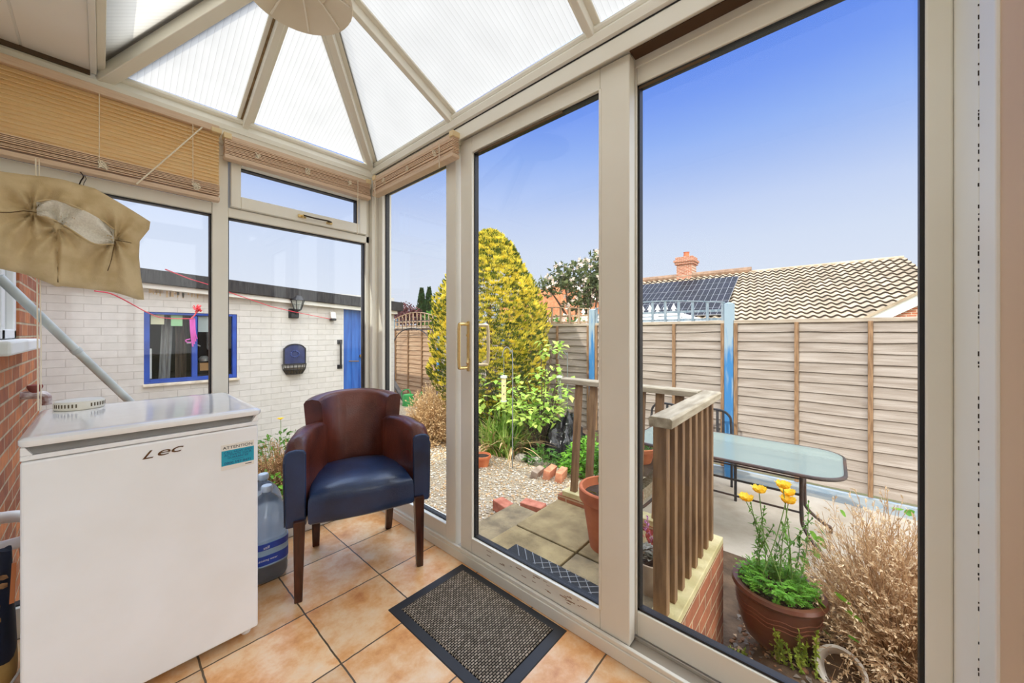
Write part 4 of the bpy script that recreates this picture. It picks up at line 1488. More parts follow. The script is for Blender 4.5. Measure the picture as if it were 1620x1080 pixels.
# ================================================================ fence along the right boundary: posts, panels, boards, trellis
def fence_wood(name, a, b):
    return pm(name, a, 0.9, b, 3.2, detail=9, bump=0.5, bscale=9, stretch=(3, 0.7, 9), lo=0.3, hi=0.7)
lap_m = fence_wood('larch_lap', (172, 160, 148), (138, 124, 110))
lap_o = fence_wood('larch_lap_orange', (180, 152, 122), (152, 118, 88))
batt = pm('batten_wood', (156, 122, 88), 0.9, (118, 88, 60), 8, stretch=(8, 8, 1), bump=0.3, bscale=50)
cap_w = pm('capping_wood', (186, 172, 154), 0.9, (154, 138, 118), 6, stretch=(6, 0.6, 6))
def post_mat():
    m, n, o = base_mat('blue_stained_post')
    p = n.nodes.new('ShaderNodeBsdfPrincipled')
    p.inputs['Roughness'].default_value = 0.85
    t = n.nodes.new('ShaderNodeTexCoord')
    mp = n.nodes.new('ShaderNodeMapping')
    mp.inputs['Scale'].default_value = (14, 14, 1.6)
    n.links.new(t.outputs['Object'], mp.inputs[0])
    nz = n.nodes.new('ShaderNodeTexNoise')
    nz.inputs['Scale'].default_value = 2.2
    nz.inputs['Detail'].default_value = 8
    n.links.new(mp.outputs[0], nz.inputs['Vector'])
    s = n.nodes.new('ShaderNodeSeparateXYZ')
    n.links.new(t.outputs['Object'], s.inputs[0])
    mr = n.nodes.new('ShaderNodeMapRange')       # the stain has worn off the upper end
    mr.inputs['From Min'].default_value = 0.75
    mr.inputs['From Max'].default_value = 1.25
    mr.inputs['To Min'].default_value = -0.12
    mr.inputs['To Max'].default_value = 0.22
    n.links.new(s.outputs['Z'], mr.inputs['Value'])
    ad = n.nodes.new('ShaderNodeMath')
    n.links.new(nz.outputs['Fac'], ad.inputs[0])
    n.links.new(mr.outputs[0], ad.inputs[1])
    r = n.nodes.new('ShaderNodeValToRGB')
    e = r.color_ramp.elements
    e[0].position = 0.42
    e[0].color = srgb(52, 116, 168)
    e[1].position = 0.66
    e[1].color = srgb(146, 164, 174)
    n.links.new(ad.outputs[0], r.inputs[0])
    n.links.new(r.outputs[0], p.inputs['Base Color'])
    n.links.new(p.outputs[0], o.inputs[0])
    return m
post_m = post_mat()
board_b = pm('blue_worn_board', (168, 171, 170), 0.9, (132, 150, 164), 5, detail=8, stretch=(4, 1, 4), bump=0.3, bscale=40)
FXX = 5.30
posts = [(-0.93, 'blue-stained fence post at the far right by the frame'), (0.96, 'blue-stained fence post standing behind the glass table'), (2.835, 'blue-stained fence post between balustrade and conifer'), (4.74, 'blue fence post behind the golden conifer'), (6.75, 'grey-blue fence post left of the golden conifer'), (8.66, 'grey-blue fence post at the garage end of the fence')]
for y, lab in posts:
    m = MB()
    m.box(FXX - 0.055, FXX + 0.045, y - 0.048, y + 0.048, -0.9, 1.515)
    m.add([(FXX - 0.055, y - 0.048, 1.515), (FXX + 0.045, y - 0.048, 1.515), (FXX + 0.045, y + 0.048, 1.515), (FXX - 0.055, y + 0.048, 1.515), (FXX - 0.005, y, 1.535)], [(0, 1, 4), (1, 2, 4), (2, 3, 4), (3, 0, 4)])
    tag(m.build('fence_post', post_m, None, bevel=0.003), lab, 'post', 'fence posts')
plabs = ['weathered lap fence panel on the right, behind the glass table', 'weathered lap fence panel with blue trellis, behind the balustrade', 'lap fence panel partly shaded beside the golden conifer', 'lap fence panel hidden behind the golden conifer', 'orange-toned lap fence panel beyond the garage, half in shade']
def fence_panel(y0, y1, lab, wood, zb=-0.50, zt=1.27, nb=16):
    t = thing('lap_fence', lab, 'fence panel', (FXX, (y0 + y1) / 2, zb), group='lap fence panels')
    m = MB()
    rs_ = random.Random(int(y0 * 100) + 77)
    n = 26
    for k in range(nb):
        z0 = zb + (zt - zb) * k / nb
        z1 = z0 + (zt - zb) / nb * 1.28
        ph = rs_.uniform(0, 50)
        wv = rs_.uniform(0.003, 0.009)
        vs, fs = [], []
        for i in range(n + 1):
            y = y0 + (y1 - y0) * i / n
            dz = wv * noise.noise(Vector((y * 2.1, ph, 0))) * 2
            bow = 0.006 * noise.noise(Vector((y * 1.3, ph, 5)))
            xo = FXX - 0.026 + bow
            vs += [(xo, y, z0 + dz), (xo + 0.008, y, z0 + dz), (xo + 0.030, y, z1), (xo + 0.023, y, z1)]
        for i in range(n):
            a = i * 4
            for q in range(4):
                fs.append((a + q, a + (q + 1) % 4, a + 4 + (q + 1) % 4, a + 4 + q))
        fs += [(3, 2, 1, 0), (n * 4, n * 4 + 1, n * 4 + 2, n * 4 + 3)]
        m.add(vs, fs)
    m.build('lap_boards', wood, t)
    MB().box(FXX - 0.036, FXX + 0.03, y0, y1, zt - 0.005, zt + 0.035).build('capping_rail', cap_w, t, bevel=0.003)
    for k in range(4):
        y = y0 + 0.02 + (y1 - y0 - 0.04) * k / 3
        MB().box(FXX - 0.050, FXX - 0.024, y - 0.019, y + 0.019, zb - 0.02, zt).build('batten', batt, t, bevel=0.002)
    return t
for k in range(5):
    y0, y1 = posts[k][0] + 0.05, posts[k + 1][0] - 0.05
    fence_panel(y0, y1, plabs[k], lap_o if k == 4 else lap_m)
    o = MB().box(FXX - 0.03, FXX + 0.02, y0, y1, -0.85, -0.535).build('gravel_board', board_b, None, bevel=0.003)
    tag(o, ['worn blue-white board at the foot of the fence behind the table', 'worn blue-white board at the foot of the fence behind the balustrade', 'worn board at the foot of the fence right of the conifer', 'worn board at the foot of the fence behind the conifer', 'worn board at the foot of the fence by the watering can'][k], 'board', 'boards under the fence')
trel_b = pm('trellis_blue_grey', (150, 160, 166), 0.9, (108, 126, 138), 9, stretch=(4, 4, 1))
trel_w = pm('trellis_brown', (186, 160, 132), 0.9, (140, 112, 86), 9, stretch=(4, 4, 1))
def trellis(y0, y1, zb, lab, mat, ze=0.23, zc=0.29, n=11):
    t = thing('trellis', lab, 'trellis', (FXX, (y0 + y1) / 2, zb), group='trellis strips on the fence')
    arc = lambda f: zb + ze + (zc - ze) * math.sin(PI * f)
    for k in range(n):
        f = k / (n - 1)
        y = y0 + 0.02 + (y1 - y0 - 0.04) * f
        MB().box(FXX - 0.030, FXX - 0.010, y - 0.016, y + 0.016, zb, arc(f)).build('upright_lath', mat, t)
    MB().box(FXX - 0.010, FXX + 0.010, y0, y1, zb + 0.005, zb + 0.035).build('cross_lath', mat, t)
    MB().box(FXX - 0.010, FXX + 0.010, y0, y1, zb + 0.115, zb + 0.145).build('cross_lath', mat, t)
    m = MB()
    for k in range(16):
        a, b = k / 16, (k + 1) / 16
        m.bar((FXX - 0.012, y0 + (y1 - y0) * a, arc(a)), (FXX - 0.012, y0 + (y1 - y0) * b + 0.002, arc(b)), 0.05, 0.014)
    m.build('curved_top', mat, t)
trellis(1.01, 2.785, 1.305, 'blue-grey arched trellis strip on the fence in front of the solar roof', trel_b)
trellis(2.885, 4.69, 1.305, 'brown arched trellis strip on the fence under the flowering tree', trel_w)
trellis(6.80, 8.61, 1.305, 'brown arched trellis strip on the far fence beyond the garage', trel_w, 0.22, 0.36, 12)

# ================================================================ the whitewashed garage
GY = 5.30
white_b = brick_mat('painted_brick', (214, 210, 205), (208, 204, 198), (196, 191, 185), 'xz', ms=0.0028, rough=0.8, bump=0.75, vary=0.12)
G = thing('garage', 'white-painted brick garage with flat felt roof, blue window and blue door', 'garage', (1.3, 7.0, -0.6))
def wall_with_holes(x0, x1, z0, z1, holes, y0, y1):
    """a wall slab in the xz plane with rectangular openings"""
    m = MB()
    xs = sorted({x0, x1} | {h[0] for h in holes} | {h[1] for h in holes})
    zs = sorted({z0, z1} | {h[2] for h in holes} | {h[3] for h in holes})
    for a, b in zip(xs, xs[1:]):
        for c, d in zip(zs, zs[1:]):
            cx_, cz_ = (a + b) / 2, (c + d) / 2
            if any(h[0] < cx_ < h[1] and h[2] < cz_ < h[3] for h in holes):
                continue
            m.box(a, b, y0, y1, c, d)
    return m
GX0, GX1 = -3.2, 3.225
wall_with_holes(GX0, GX1, -0.9, 1.72, [(0.300, 1.103, 0.612, 1.372), (2.395, 3.13, -0.5, 1.575)], GY, GY + 0.12).build('front_wall', white_b, G)
MB().box(GX1 - 0.12, GX1, GY + 0.12, 10.5, -0.9, 1.62).build('end_wall', brick_mat('painted_brick_y', (204, 200, 195), (198, 194, 188), (186, 181, 175), 'yz', ms=0.0035, rough=0.8, bump=0.9, vary=0.12), G)
MB().box(GX0, GX0 + 0.12, GY + 0.12, 10.5, -0.9, 1.9).build('end_wall', MATS['painted_brick_y'], G)
MB().box(GX0, GX1, 10.4, 10.5, -0.9, 1.6).build('back_wall', white_b, G)
felt = pm('roofing_felt', (64, 62, 62), 0.9, (44, 42, 44), 12, detail=8, stretch=(6, 1, 0.6), bump=0.4, bscale=40)
def slz(x, a):                                      # the roof falls gently to the right
    return a - 0.0538 * (x - 0.266)
rf = MB()
for (za, zb_, y0, y1) in ((1.662, 1.806, GY - 0.15, 10.6),):
    rf.add([(GX0, y0, slz(GX0, za)), (GX1 + 0.08, y0, slz(GX1 + 0.08, za)), (GX1 + 0.08, y1, slz(GX1 + 0.08, za)), (GX0, y1, slz(GX0, za)),
            (GX0, y0, slz(GX0, zb_)), (GX1 + 0.08, y0, slz(GX1 + 0.08, zb_)), (GX1 + 0.08, y1, slz(GX1 + 0.08, zb_)), (GX0, y1, slz(GX0, zb_))],
           [(0, 3, 2, 1), (4, 5, 6, 7), (0, 1, 5, 4), (1, 2, 6, 5), (2, 3, 7, 6), (3, 0, 4, 7)])
rf.build('roof', felt, G, bevel=0.008)
bbd = MB()
a, b = GX0, GX1 + 0.0
bbd.add([(a, GY - 0.10, slz(a, 1.612)), (b, GY - 0.10, slz(b, 1.612)), (b, GY + 0.0, slz(b, 1.612)), (a, GY, slz(a, 1.612)), (a, GY - 0.10, slz(a, 1.664)), (b, GY - 0.10, slz(b, 1.664)), (b, GY, slz(b, 1.664)), (a, GY, slz(a, 1.664))],
        [(0, 3, 2, 1), (4, 5, 6, 7), (0, 1, 5, 4), (1, 2, 6, 5), (2, 3, 7, 6), (3, 0, 4, 7)])
bbd.build('fascia', upvc_w, G)
blue_p = pm('blue_paint', (38, 82, 184), 0.5, (30, 64, 152), 6, bump=0.1)
wd = MB()
wd.box(0.300, 0.345, GY + 0.01, GY + 0.07, 0.612, 1.372)
wd.box(1.058, 1.103, GY + 0.01, GY + 0.07, 0.612, 1.372)
wd.box(0.685, 0.735, GY + 0.01, GY + 0.07, 0.65, 1.335)
wd.box(0.345, 1.058, GY + 0.01, GY + 0.07, 0.612, 0.655)
wd.box(0.345, 1.058, GY + 0.01, GY + 0.07, 1.345, 1.372)
wo = wd.build('window', blue_p, G, bevel=0.004)
MB().box(0.345, 0.685, GY + 0.035, GY + 0.045, 0.655, 1.345).build('pane', glass, wo)
MB().box(0.735, 1.058, GY + 0.035, GY + 0.045, 0.655, 1.345).build('pane', glass, wo)
MB().box(0.29, 1.12, GY - 0.04, GY + 0.03, 0.585, 0.612).build('sill', pm('sill_cream', (230, 220, 204), 0.8, (200, 186, 164), 14), wo, bevel=0.004)
# what shows through the garage window
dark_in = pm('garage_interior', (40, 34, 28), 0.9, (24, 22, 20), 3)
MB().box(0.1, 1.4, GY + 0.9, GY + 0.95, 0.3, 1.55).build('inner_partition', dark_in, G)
cu = MB()
def curtain(x0, x1, y, z0, z1, lean=0.0):
    return lambda a, b: (x0 + (x1 - x0) * a + lean * (1 - b), y + 0.012 * math.sin(a * 14), z0 + (z1 - z0) * b)
MB().grid(curtain(0.45, 0.545, GY + 0.13, 0.64, 1.36, -0.03), 24, 6).build('grey_board', pm('curtain_grey', (150, 148, 146), 0.9, (112, 110, 110), 10, stretch=(8, 1, 0.5)), G)
MB().grid(curtain(0.56, 0.66, GY + 0.16, 0.64, 1.34), 24, 4).build('drape', pm('curtain_brown', (96, 80, 66), 0.9, (60, 48, 40), 10, stretch=(9, 1, 0.4)), G)
MB().box(0.346, 0.366, GY + 0.10, GY + 0.14, 0.66, 0.98).build('white_batten', upvc_w, G)
MB().box(0.355, 0.46, GY + 0.052, GY + 0.056, 1.24, 1.345).build('paper_notice', pm('paper_cream', (222, 218, 186), 0.8), wo)
MB().box(0.515, 0.61, GY + 0.052, GY + 0.056, 1.225, 1.345).build('paper_notice', pm('paper_green', (170, 218, 168), 0.8), wo)
MB().box(0.745, 0.92, GY + 0.052, GY + 0.056, 1.16, 1.34).build('paper_notice', pm('paper_grey', (168, 176, 176), 0.8), wo)
m = MB()
m.tube(catmull([(0.62, GY + 0.3, 0.98), (0.66, GY + 0.28, 1.02), (0.72, GY + 0.28, 1.03), (0.80, GY + 0.3, 0.99)], 6), 0.008, 6)
m.lathe([(0.0, -0.01), (0.05, -0.01), (0.055, 0.02), (0.03, 0.05), (0.0, 0.055)], (0.835, GY + 0.3, 0.82), 14)
m.build('bicycle_lamp_and_bars', pm('chrome_dull', (190, 190, 188), 0.3, metal=0.7), G, smooth=True)
MB().box(0.79, 0.88, GY + 0.25, GY + 0.35, 0.70, 0.79).build('carton', pm('carton_tan', (176, 132, 84), 0.8), G)
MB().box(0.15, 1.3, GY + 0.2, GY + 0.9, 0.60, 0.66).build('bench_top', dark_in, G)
# blue plank door
dm = MB()
for k in range(6):
    x = 2.405 + k * 0.119
    dm.box(x, x + 0.116, GY + 0.02, GY + 0.06, -0.48, 1.57)
do = dm.build('door', pm('blue_door_paint', (46, 104, 190), 0.55, (36, 82, 164), 5, detail=8, stretch=(6, 6, 0.6)), G, bevel=0.004)
MB().box(2.40, 3.128, GY + 0.045, GY + 0.07, -0.48, 1.572).build('door_backing', blue_p, do)
m = MB()
m.tube([(2.47, GY - 0.01, 0.733), (2.62, GY - 0.015, 0.725)], 0.008, 6)
m.lathe([(0.0, -0.02), (0.026, -0.012), (0.026, 0.02), (0.0, 0.03)], (2.66, GY - 0.005, 0.80), 12, mat=Matrix.Rotation(R(90), 3, 'X'))
m.build('door_handle', pm('old_brass', (150, 120, 76), 0.4, metal=0.7), do, smooth=True)
# rust run below the fascia
m = MB()
for k in range(26):
    x = random.uniform(0.30, 0.75)
    m.box(x, x + random.uniform(0.006, 0.02), GY - 0.0015, GY + 0.001, 1.60 - random.uniform(0.02, 0.07), 1.63)
m.build('rust_stain', pm('rust_tint', (214, 192, 156), 0.9, (200, 174, 132), 20), G)

black_i = pm('black_iron', (30, 30, 34), 0.45, (44, 42, 44), 20)
WL = thing('wall_lantern', 'black carriage lantern fixed on the white garage wall', 'lantern', (1.735, GY, 1.5))
lx, ly = 1.735, GY - 0.12
m = MB()
m.box(lx - 0.075, lx + 0.045, GY - 0.02, GY, 1.345, 1.47)
m.tube(catmull([(lx - 0.02, GY - 0.01, 1.40), (lx - 0.01, GY - 0.07, 1.40), (lx, ly, 1.43)], 5), 0.012, 8)
m.box(lx - 0.06, lx + 0.03, GY - 0.08, GY - 0.02, 1.35, 1.41)
m.build('bracket', black_i, WL, bevel=0.004)
m = MB()
m.lathe([(0.0, 1.43), (0.03, 1.435), (0.045, 1.45), (0.045, 1.46)], (lx, ly, 0), 6)
m.lathe([(0.095, 1.575), (0.085, 1.59), (0.055, 1.63), (0.02, 1.65), (0.014, 1.665), (0.018, 1.68), (0.0, 1.695)], (lx, ly, 0), 6)
for k in range(6):
    a = 2 * PI * k / 6
    m.tube([(lx + 0.044 * math.cos(a), ly + 0.044 * math.sin(a), 1.455), (lx + 0.082 * math.cos(a), ly + 0.082 * math.sin(a), 1.578)], 0.005, 5)
m.build('lantern_frame', black_i, WL)
MB().lathe([(0.040, 1.46), (0.078, 1.575)], (lx, ly, 0), 6, caps=False).build('lantern_glass', glass_mat('lantern_glass_m', (0.85, 0.87, 0.85, 1), mist=0.25), WL)
PR = thing('security_light', 'small white and black sensor light on the garage wall near the door', 'light', (2.222, GY, 1.4))
m = MB()
m.stack([[(2.19, GY, 1.35), (2.26, GY, 1.35), (2.26, GY, 1.46), (2.19, GY, 1.46)], [(2.185, GY - 0.09, 1.355), (2.255, GY - 0.09, 1.355), (2.255, GY - 0.055, 1.445), (2.185, GY - 0.055, 1.445)]])
m.build('casing', upvc_w, PR, bevel=0.008)
MB().box(2.187, 2.253, GY - 0.095, GY - 0.01, 1.325, 1.352).build('sensor', black_i, PR, bevel=0.006)
GBR = MB()
GBR.tube(catmull([(2.345, GY, 1.02), (2.335, GY - 0.04, 1.02), (2.33, GY - 0.055, 1.0), (2.33, GY - 0.055, 0.84), (2.33, GY - 0.055, 0.68), (2.335, GY - 0.04, 0.66), (2.345, GY, 0.66)], 4), 0.014, 8)
for z in (1.02, 0.66):
    GBR.box(2.30, 2.37, GY - 0.012, GY, z - 0.03, z + 0.03)
tag(GBR.build('grab_bar', black_i, smooth=True), 'black twisted iron bar on the white wall beside the blue garage door', 'bar')
# blue wall planter with a wire basket below
WPL = thing('wall_planter', 'dark blue arched plaque with an iron basket hung on the white garage wall', 'wall planter', (1.73, GY, 0.8))
navy_i = pm('navy_iron', (44, 54, 104), 0.5, (34, 42, 86), 14)
arch = [(1.60, 0.74), (1.86, 0.74), (1.86, 0.945), (1.845, 0.955)] + [(1.73 + 0.115 * math.cos(R(a)), 0.945 + 0.055 * math.sin(R(a))) for a in range(10, 171, 16)] + [(1.615, 0.955), (1.60, 0.945)]
m = MB()
m.prism([(x, GY - 0.03, z) for x, z in arch], (0, 0.03, 0))
m.build('plaque', navy_i, WPL, bevel=0.006)
m = MB()
m.tube([(x, GY - 0.035, z) for x, z in arch] + [(arch[0][0], GY - 0.035, arch[0][1])], 0.008, 6)
m.build('plaque_rim', black_i, WPL)
m = MB()
for k in range(14):
    a = 2 * PI * k / 14
    m.blob((1.73 + 0.05 * math.cos(a), GY - 0.034, 0.87 + 0.04 * math.sin(a)), 0.011, 1, 0.3)
m.build('raised_leaf_motif', pm('motif_blue', (70, 84, 140), 0.5), WPL, smooth=True)
m = MB()
for z, w, dp in ((0.735, 0.145, 0.13), (0.67, 0.135, 0.12), (0.61, 0.10, 0.09)):
    m.tube([(1.73 + w * math.cos(R(a)), GY - 0.005 - dp * math.sin(R(a)), z) for a in range(0, 181, 15)], 0.005, 5)
for k in range(11):
    a = R(18 * k)
    m.tube([(1.73 + 0.145 * math.cos(a), GY - 0.005 - 0.13 * math.sin(a), 0.735), (1.73 + 0.135 * math.cos(a), GY - 0.005 - 0.12 * math.sin(a), 0.67), (1.73 + 0.10 * math.cos(a), GY - 0.005 - 0.09 * math.sin(a), 0.61)], 0.004, 5)
m.build('basket', black_i, WPL)
m = MB()
m.stack([[(1.73 + w * math.cos(R(a)), GY - 0.005 - dp * math.sin(R(a)), z) for a in range(0, 181, 20)] for z, w, dp in ((0.605, 0.095, 0.085), (0.67, 0.130, 0.115), (0.69, 0.125, 0.11))])
m.build('coir_liner', pm('dead_moss', (96, 84, 66), 0.95, (60, 52, 42), 40, bump=1.0, bscale=120), WPL)

# red washing line and the ribbons knotted on it
red_l = pm('red_line', (232, 66, 84), 0.6)
tag(MB().tube(catmull([at_y(150, 460, 3.4), at_y(182, 467, 3.7), at_y(235, 495, 4.3), at_y(262, 503, 4.6), at_y(308, 504, 5.0)], 6), 0.0042, 5).build('washing_line', red_l), 'slack red washing line running to the knotted ribbons before the garage window', 'line', 'red washing lines')
tag(MB().tube([at_y(262, 426, 3.2), at_y(300, 441, 3.7), at_y(330, 450, 4.1), at_y(368, 464, 4.6), at_y(430, 485, 5.0), at_y(465, 493, 5.15), at_y(525, 505, GY - 0.02)], 0.0042, 5).build('washing_line', red_l), 'taut red washing line sloping across the roof to the sensor light', 'line', 'red washing lines')
RB_ = thing('ribbon_bundle', 'pink and red ribbons knotted before the garage window mullion', 'ribbons', at_y(305, 540, 5.0))
m = MB()
hub = at_y(312, 488, 5.0)
for k in range(16):
    d = rdir()
    m.tube(catmull([hub, hub + d * 0.03, hub + rdir() * 0.045], 4), 0.005, 5)
m.tube(catmull([hub, at_y(309, 497, 5.0), at_y(302, 504, 5.0)], 4), 0.006, 5)
m.build('knot', pm('ribbon_red', (226, 70, 78), 0.6), RB_)
m = MB()
for k in range(4):
    u = 302 + k * 2.2
    m.tube(catmull([at_y(u - 1, 505, 5.0), at_y(u, 525, 4.99), at_y(u + 3, 548 - k * 4, 5.0)], 5), 0.007, 5)
m.tube(catmull([at_y(301, 536, 4.99), at_y(294, 538, 4.99), at_y(296, 541, 4.99), at_y(304, 541, 4.99)], 5), 0.005, 5)
m.build('hanging_ribbon', pm('ribbon_magenta', (222, 90, 190), 0.6), RB_)

# ================================================================ the house the conservatory leans on
house_b = brick_mat('house_brick', (204, 122, 66), (150, 78, 42), (190, 164, 130), 'yz', ms=0.007, rough=0.88, bump=0.8, vary=0.6)
HS = thing('bungalow', 'orange brick corner of the bungalow with a white window, seen through the left pane', 'house', (-4, 0, -0.7))
m = MB()
for z0, z1, y0, y1 in ((-0.8, 1.115, 2.36, 4.23), (1.115, 2.30, 3.27, 4.23), (1.115, 2.3, 2.345, 2.37)):
    m.box(-0.42, -0.30, y0, y1, z0, z1)
m.build('brick_wall', house_b, HS)
MB().box(-8.0, -0.42, 4.11, 4.23, -0.8, 2.3).build('rear_wall', brick_mat('house_brick_x', (186, 96, 58), (158, 72, 42), (196, 178, 156), 'xz', rough=0.88), HS)
MB().box(-8.0, -7.9, -7, 4.2, -0.8, 2.3).build('far_wall', house_b, HS)
MB().box(-0.48, -0.41, -7.0, -0.42, -0.8, 2.3).build('front_wall', house_b, HS)
MB().box(-8, -0.41, -7.1, -7.0, -0.8, 2.3).build('gable_wall', MATS['house_brick_x'], HS)
roof_t = pm('roof_tiles_brown', (150, 124, 100), 0.9, (116, 94, 76), 3, bump=0.5, bscale=10)
m = MB()
m.add([(-0.02, -7.2, 2.34), (-0.02, 2.21, 2.34), (-4.2, 2.21, 4.0), (-4.2, -7.2, 4.0), (-8.4, -7.2, 2.34), (-8.4, 2.21, 2.34)], [(0, 1, 2, 3), (3, 2, 5, 4)])
m.add([(-0.28, 2.35, 2.34), (-0.28, 4.3, 2.34), (-4.2, 4.3, 4.0), (-4.2, 2.21, 4.0), (-8.4, 2.21, 2.34), (-8.4, 4.3, 2.34)], [(0, 1, 2, 3), (3, 2, 5, 4)])
m.build('roof', roof_t, HS)
wf = MB()
wf.box(-0.37, -0.31, 2.37, 2.43, 1.115, 2.0)
wf.box(-0.37, -0.31, 3.21, 3.27, 1.115, 2.0)
wf.box(-0.37, -0.31, 2.85, 2.93, 1.115, 2.0)
wf.box(-0.37, -0.31, 2.37, 3.27, 1.115, 1.165)
wf.box(-0.37, -0.31, 2.37, 3.27, 1.96, 2.3)
w_ = wf.build('window', upvc_w, HS, bevel=0.006)
MB().box(-0.345, -0.335, 2.43, 3.21, 1.165, 1.96).build('pane', glass, w_)
MB().box(-0.9, -0.88, 2.4, 3.25, 1.0, 2.2).build('dim_room', pm('room_dim', (120, 112, 100), 0.9), w_)
MB().box(-0.40, -0.235, 2.37, 3.36, 1.055, 1.115).build('window_sill', pm('sill_white', (240, 236, 228), 0.6), w_, bevel=0.01)
# white waste pipe, tap and boxing at the foot of that wall
WP = thing('waste_pipe', 'white plastic waste pipe elbow low on the brick wall behind the fridge', 'pipe', (-0.24, 2.5, 0.2))
MB().tube(catmull([(-0.30, 2.62, 0.36), (-0.24, 2.60, 0.355), (-0.205, 2.60, 0.33), (-0.20, 2.60, 0.27), (-0.22, 2.60, 0.245), (-0.31, 2.60, 0.24)], 6), 0.024, 12).build('elbow', upvc_w, WP, smooth=True)
MB().tube([(-0.215, 2.60, 0.255), (-0.18, 2.62, -0.1), (-0.17, 2.63, -0.45)], 0.03, 12).build('downpipe', upvc_w, WP, smooth=True)
TP = thing('outside_tap', 'old paint-flecked outside tap on the brick wall beside the fridge top', 'tap', (-0.27, 3.3, 0.8))
m = MB()
m.tube(catmull([(-0.31, 3.3, 0.80), (-0.25, 3.3, 0.80), (-0.215, 3.3, 0.79), (-0.21, 3.3, 0.74)], 5), 0.022, 10)
m.build('spout', pm('white_flaked', (226, 220, 214), 0.6, (120, 60, 50), 20), TP, smooth=True)
MB().lathe([(0.016, 0.81), (0.03, 0.845), (0.028, 0.855), (0.0, 0.86)], (-0.25, 3.3, 0.0), 10).build('tap_head', pm('rust_red', (130, 50, 40), 0.7), TP, smooth=True)
# pale pole leaning on the house wall
pa, pb_ = at_y(-3, 437, 2.74), at_y(197, 627, 2.98)
d_ = (pb_ - pa)
tend = pa + d_ * ((GZ - 0.05 - pa.z) / d_.z)
LP = thing('leaning_pole', 'pale grey pole leaning diagonally against the brick wall outside the left window', 'pole', (0.3, 2.9, 0.5))
MB().tube([pa, tend], 0.0185, 12).build('pole', pm('pole_grey', (206, 210, 204), 0.4, (190, 194, 190), 10), LP, smooth=True)
dd = d_.normalized()
MB().tube([pa + d_ * 0.545, pa + d_ * 0.575], 0.0215, 12).build('joint_collar', pm('collar_grey', (180, 184, 180), 0.4), LP, smooth=True)

# ================================================================ garden furniture and pots
iron = pm('dark_table_metal', (58, 54, 52), 0.5, (84, 60, 48), 9, metal=0.2, bump=0.2, bscale=80)
iron_p = pm('pale_table_metal', (150, 148, 146), 0.5, (90, 86, 84), 9, metal=0.3)
frost = None
def frosted():
    m, n, o = base_mat('rippled_glass')
    p = n.nodes.new('ShaderNodeBsdfPrincipled')
    p.inputs['Base Color'].default_value = srgb(150, 164, 158)
    p.inputs['Roughness'].default_value = 0.22
    tr = n.nodes.new('ShaderNodeBsdfTransparent')
    tr.inputs['Color'].default_value = (0.80, 0.88, 0.86, 1)
    nz = n.nodes.new('ShaderNodeTexNoise')
    nz.inputs['Scale'].default_value = 26
    t = n.nodes.new('ShaderNodeTexCoord')
    n.links.new(t.outputs['Object'], nz.inputs['Vector'])
    b = n.nodes.new('ShaderNodeBump')
    b.inputs['Strength'].default_value = 0.25
    n.links.new(nz.outputs['Fac'], b.inputs['Height'])
    n.links.new(b.outputs[0], p.inputs['Normal'])
    mx = n.nodes.new('ShaderNodeMixShader')
    mx.inputs[0].default_value = 0.62
    n.links.new(tr.outputs[0], mx.inputs[1])
    n.links.new(p.outputs[0], mx.inputs[2])
    n.links.new(mx.outputs[0], o.inputs[0])
    return m
TX0, TX1, TY0, TY1, TZ = 3.50, 4.38, -0.06, 1.50, 0.10
T = thing('garden_table', 'long rounded glass-topped garden table with dark rusty metal frame on the patio', 'table', (3.95, 0.72, PZ))
m = MB()
m.stack([rr_rect(TX0, TX1, TY0, TY1, 0.20, TZ - 0.006, 8), rr_rect(TX0, TX1, TY0, TY1, 0.20, TZ + 0.002, 8)])
m.build('glass_top', frosted(), T)
ring = rr_rect(TX0 - 0.004, TX1 + 0.004, TY0 - 0.004, TY1 + 0.004, 0.204, TZ - 0.010, 8)
MB().tube(ring + [ring[0], ring[1]], 0.015, 8, caps=False).build('rim', iron, T, smooth=True)
for (x, y, fx, fy) in ((3.80, 0.19, 3.62, 0.0), (4.22, 0.19, 4.42, 0.02), (3.80, 1.25, 3.62, 1.42), (4.22, 1.25, 4.42, 1.42)):
    o = MB().tube(catmull([(x, y, TZ - 0.015), (x, y, -0.30), (x + (fx - x) * 0.12, y + (fy - y) * 0.12, -0.42), (x + (fx - x) * 0.75, y + (fy - y) * 0.75, -0.56), (fx, fy, -0.60), (fx, fy, PZ + 0.002)], 5), 0.014, 8)
    o.build('leg', iron, T, smooth=True)
for x in (3.80, 4.22):
    for z in (0.0, -0.16, -0.30):
        MB().tube([(x, 0.19, z), (x, 1.25, z)], 0.009, 6).build('stretcher', iron, T, smooth=True)
for y in (0.19, 1.25):
    MB().tube([(3.80, y, -0.12), (4.22, y, -0.12)], 0.009, 6).build('cross_bar', iron, T, smooth=True)
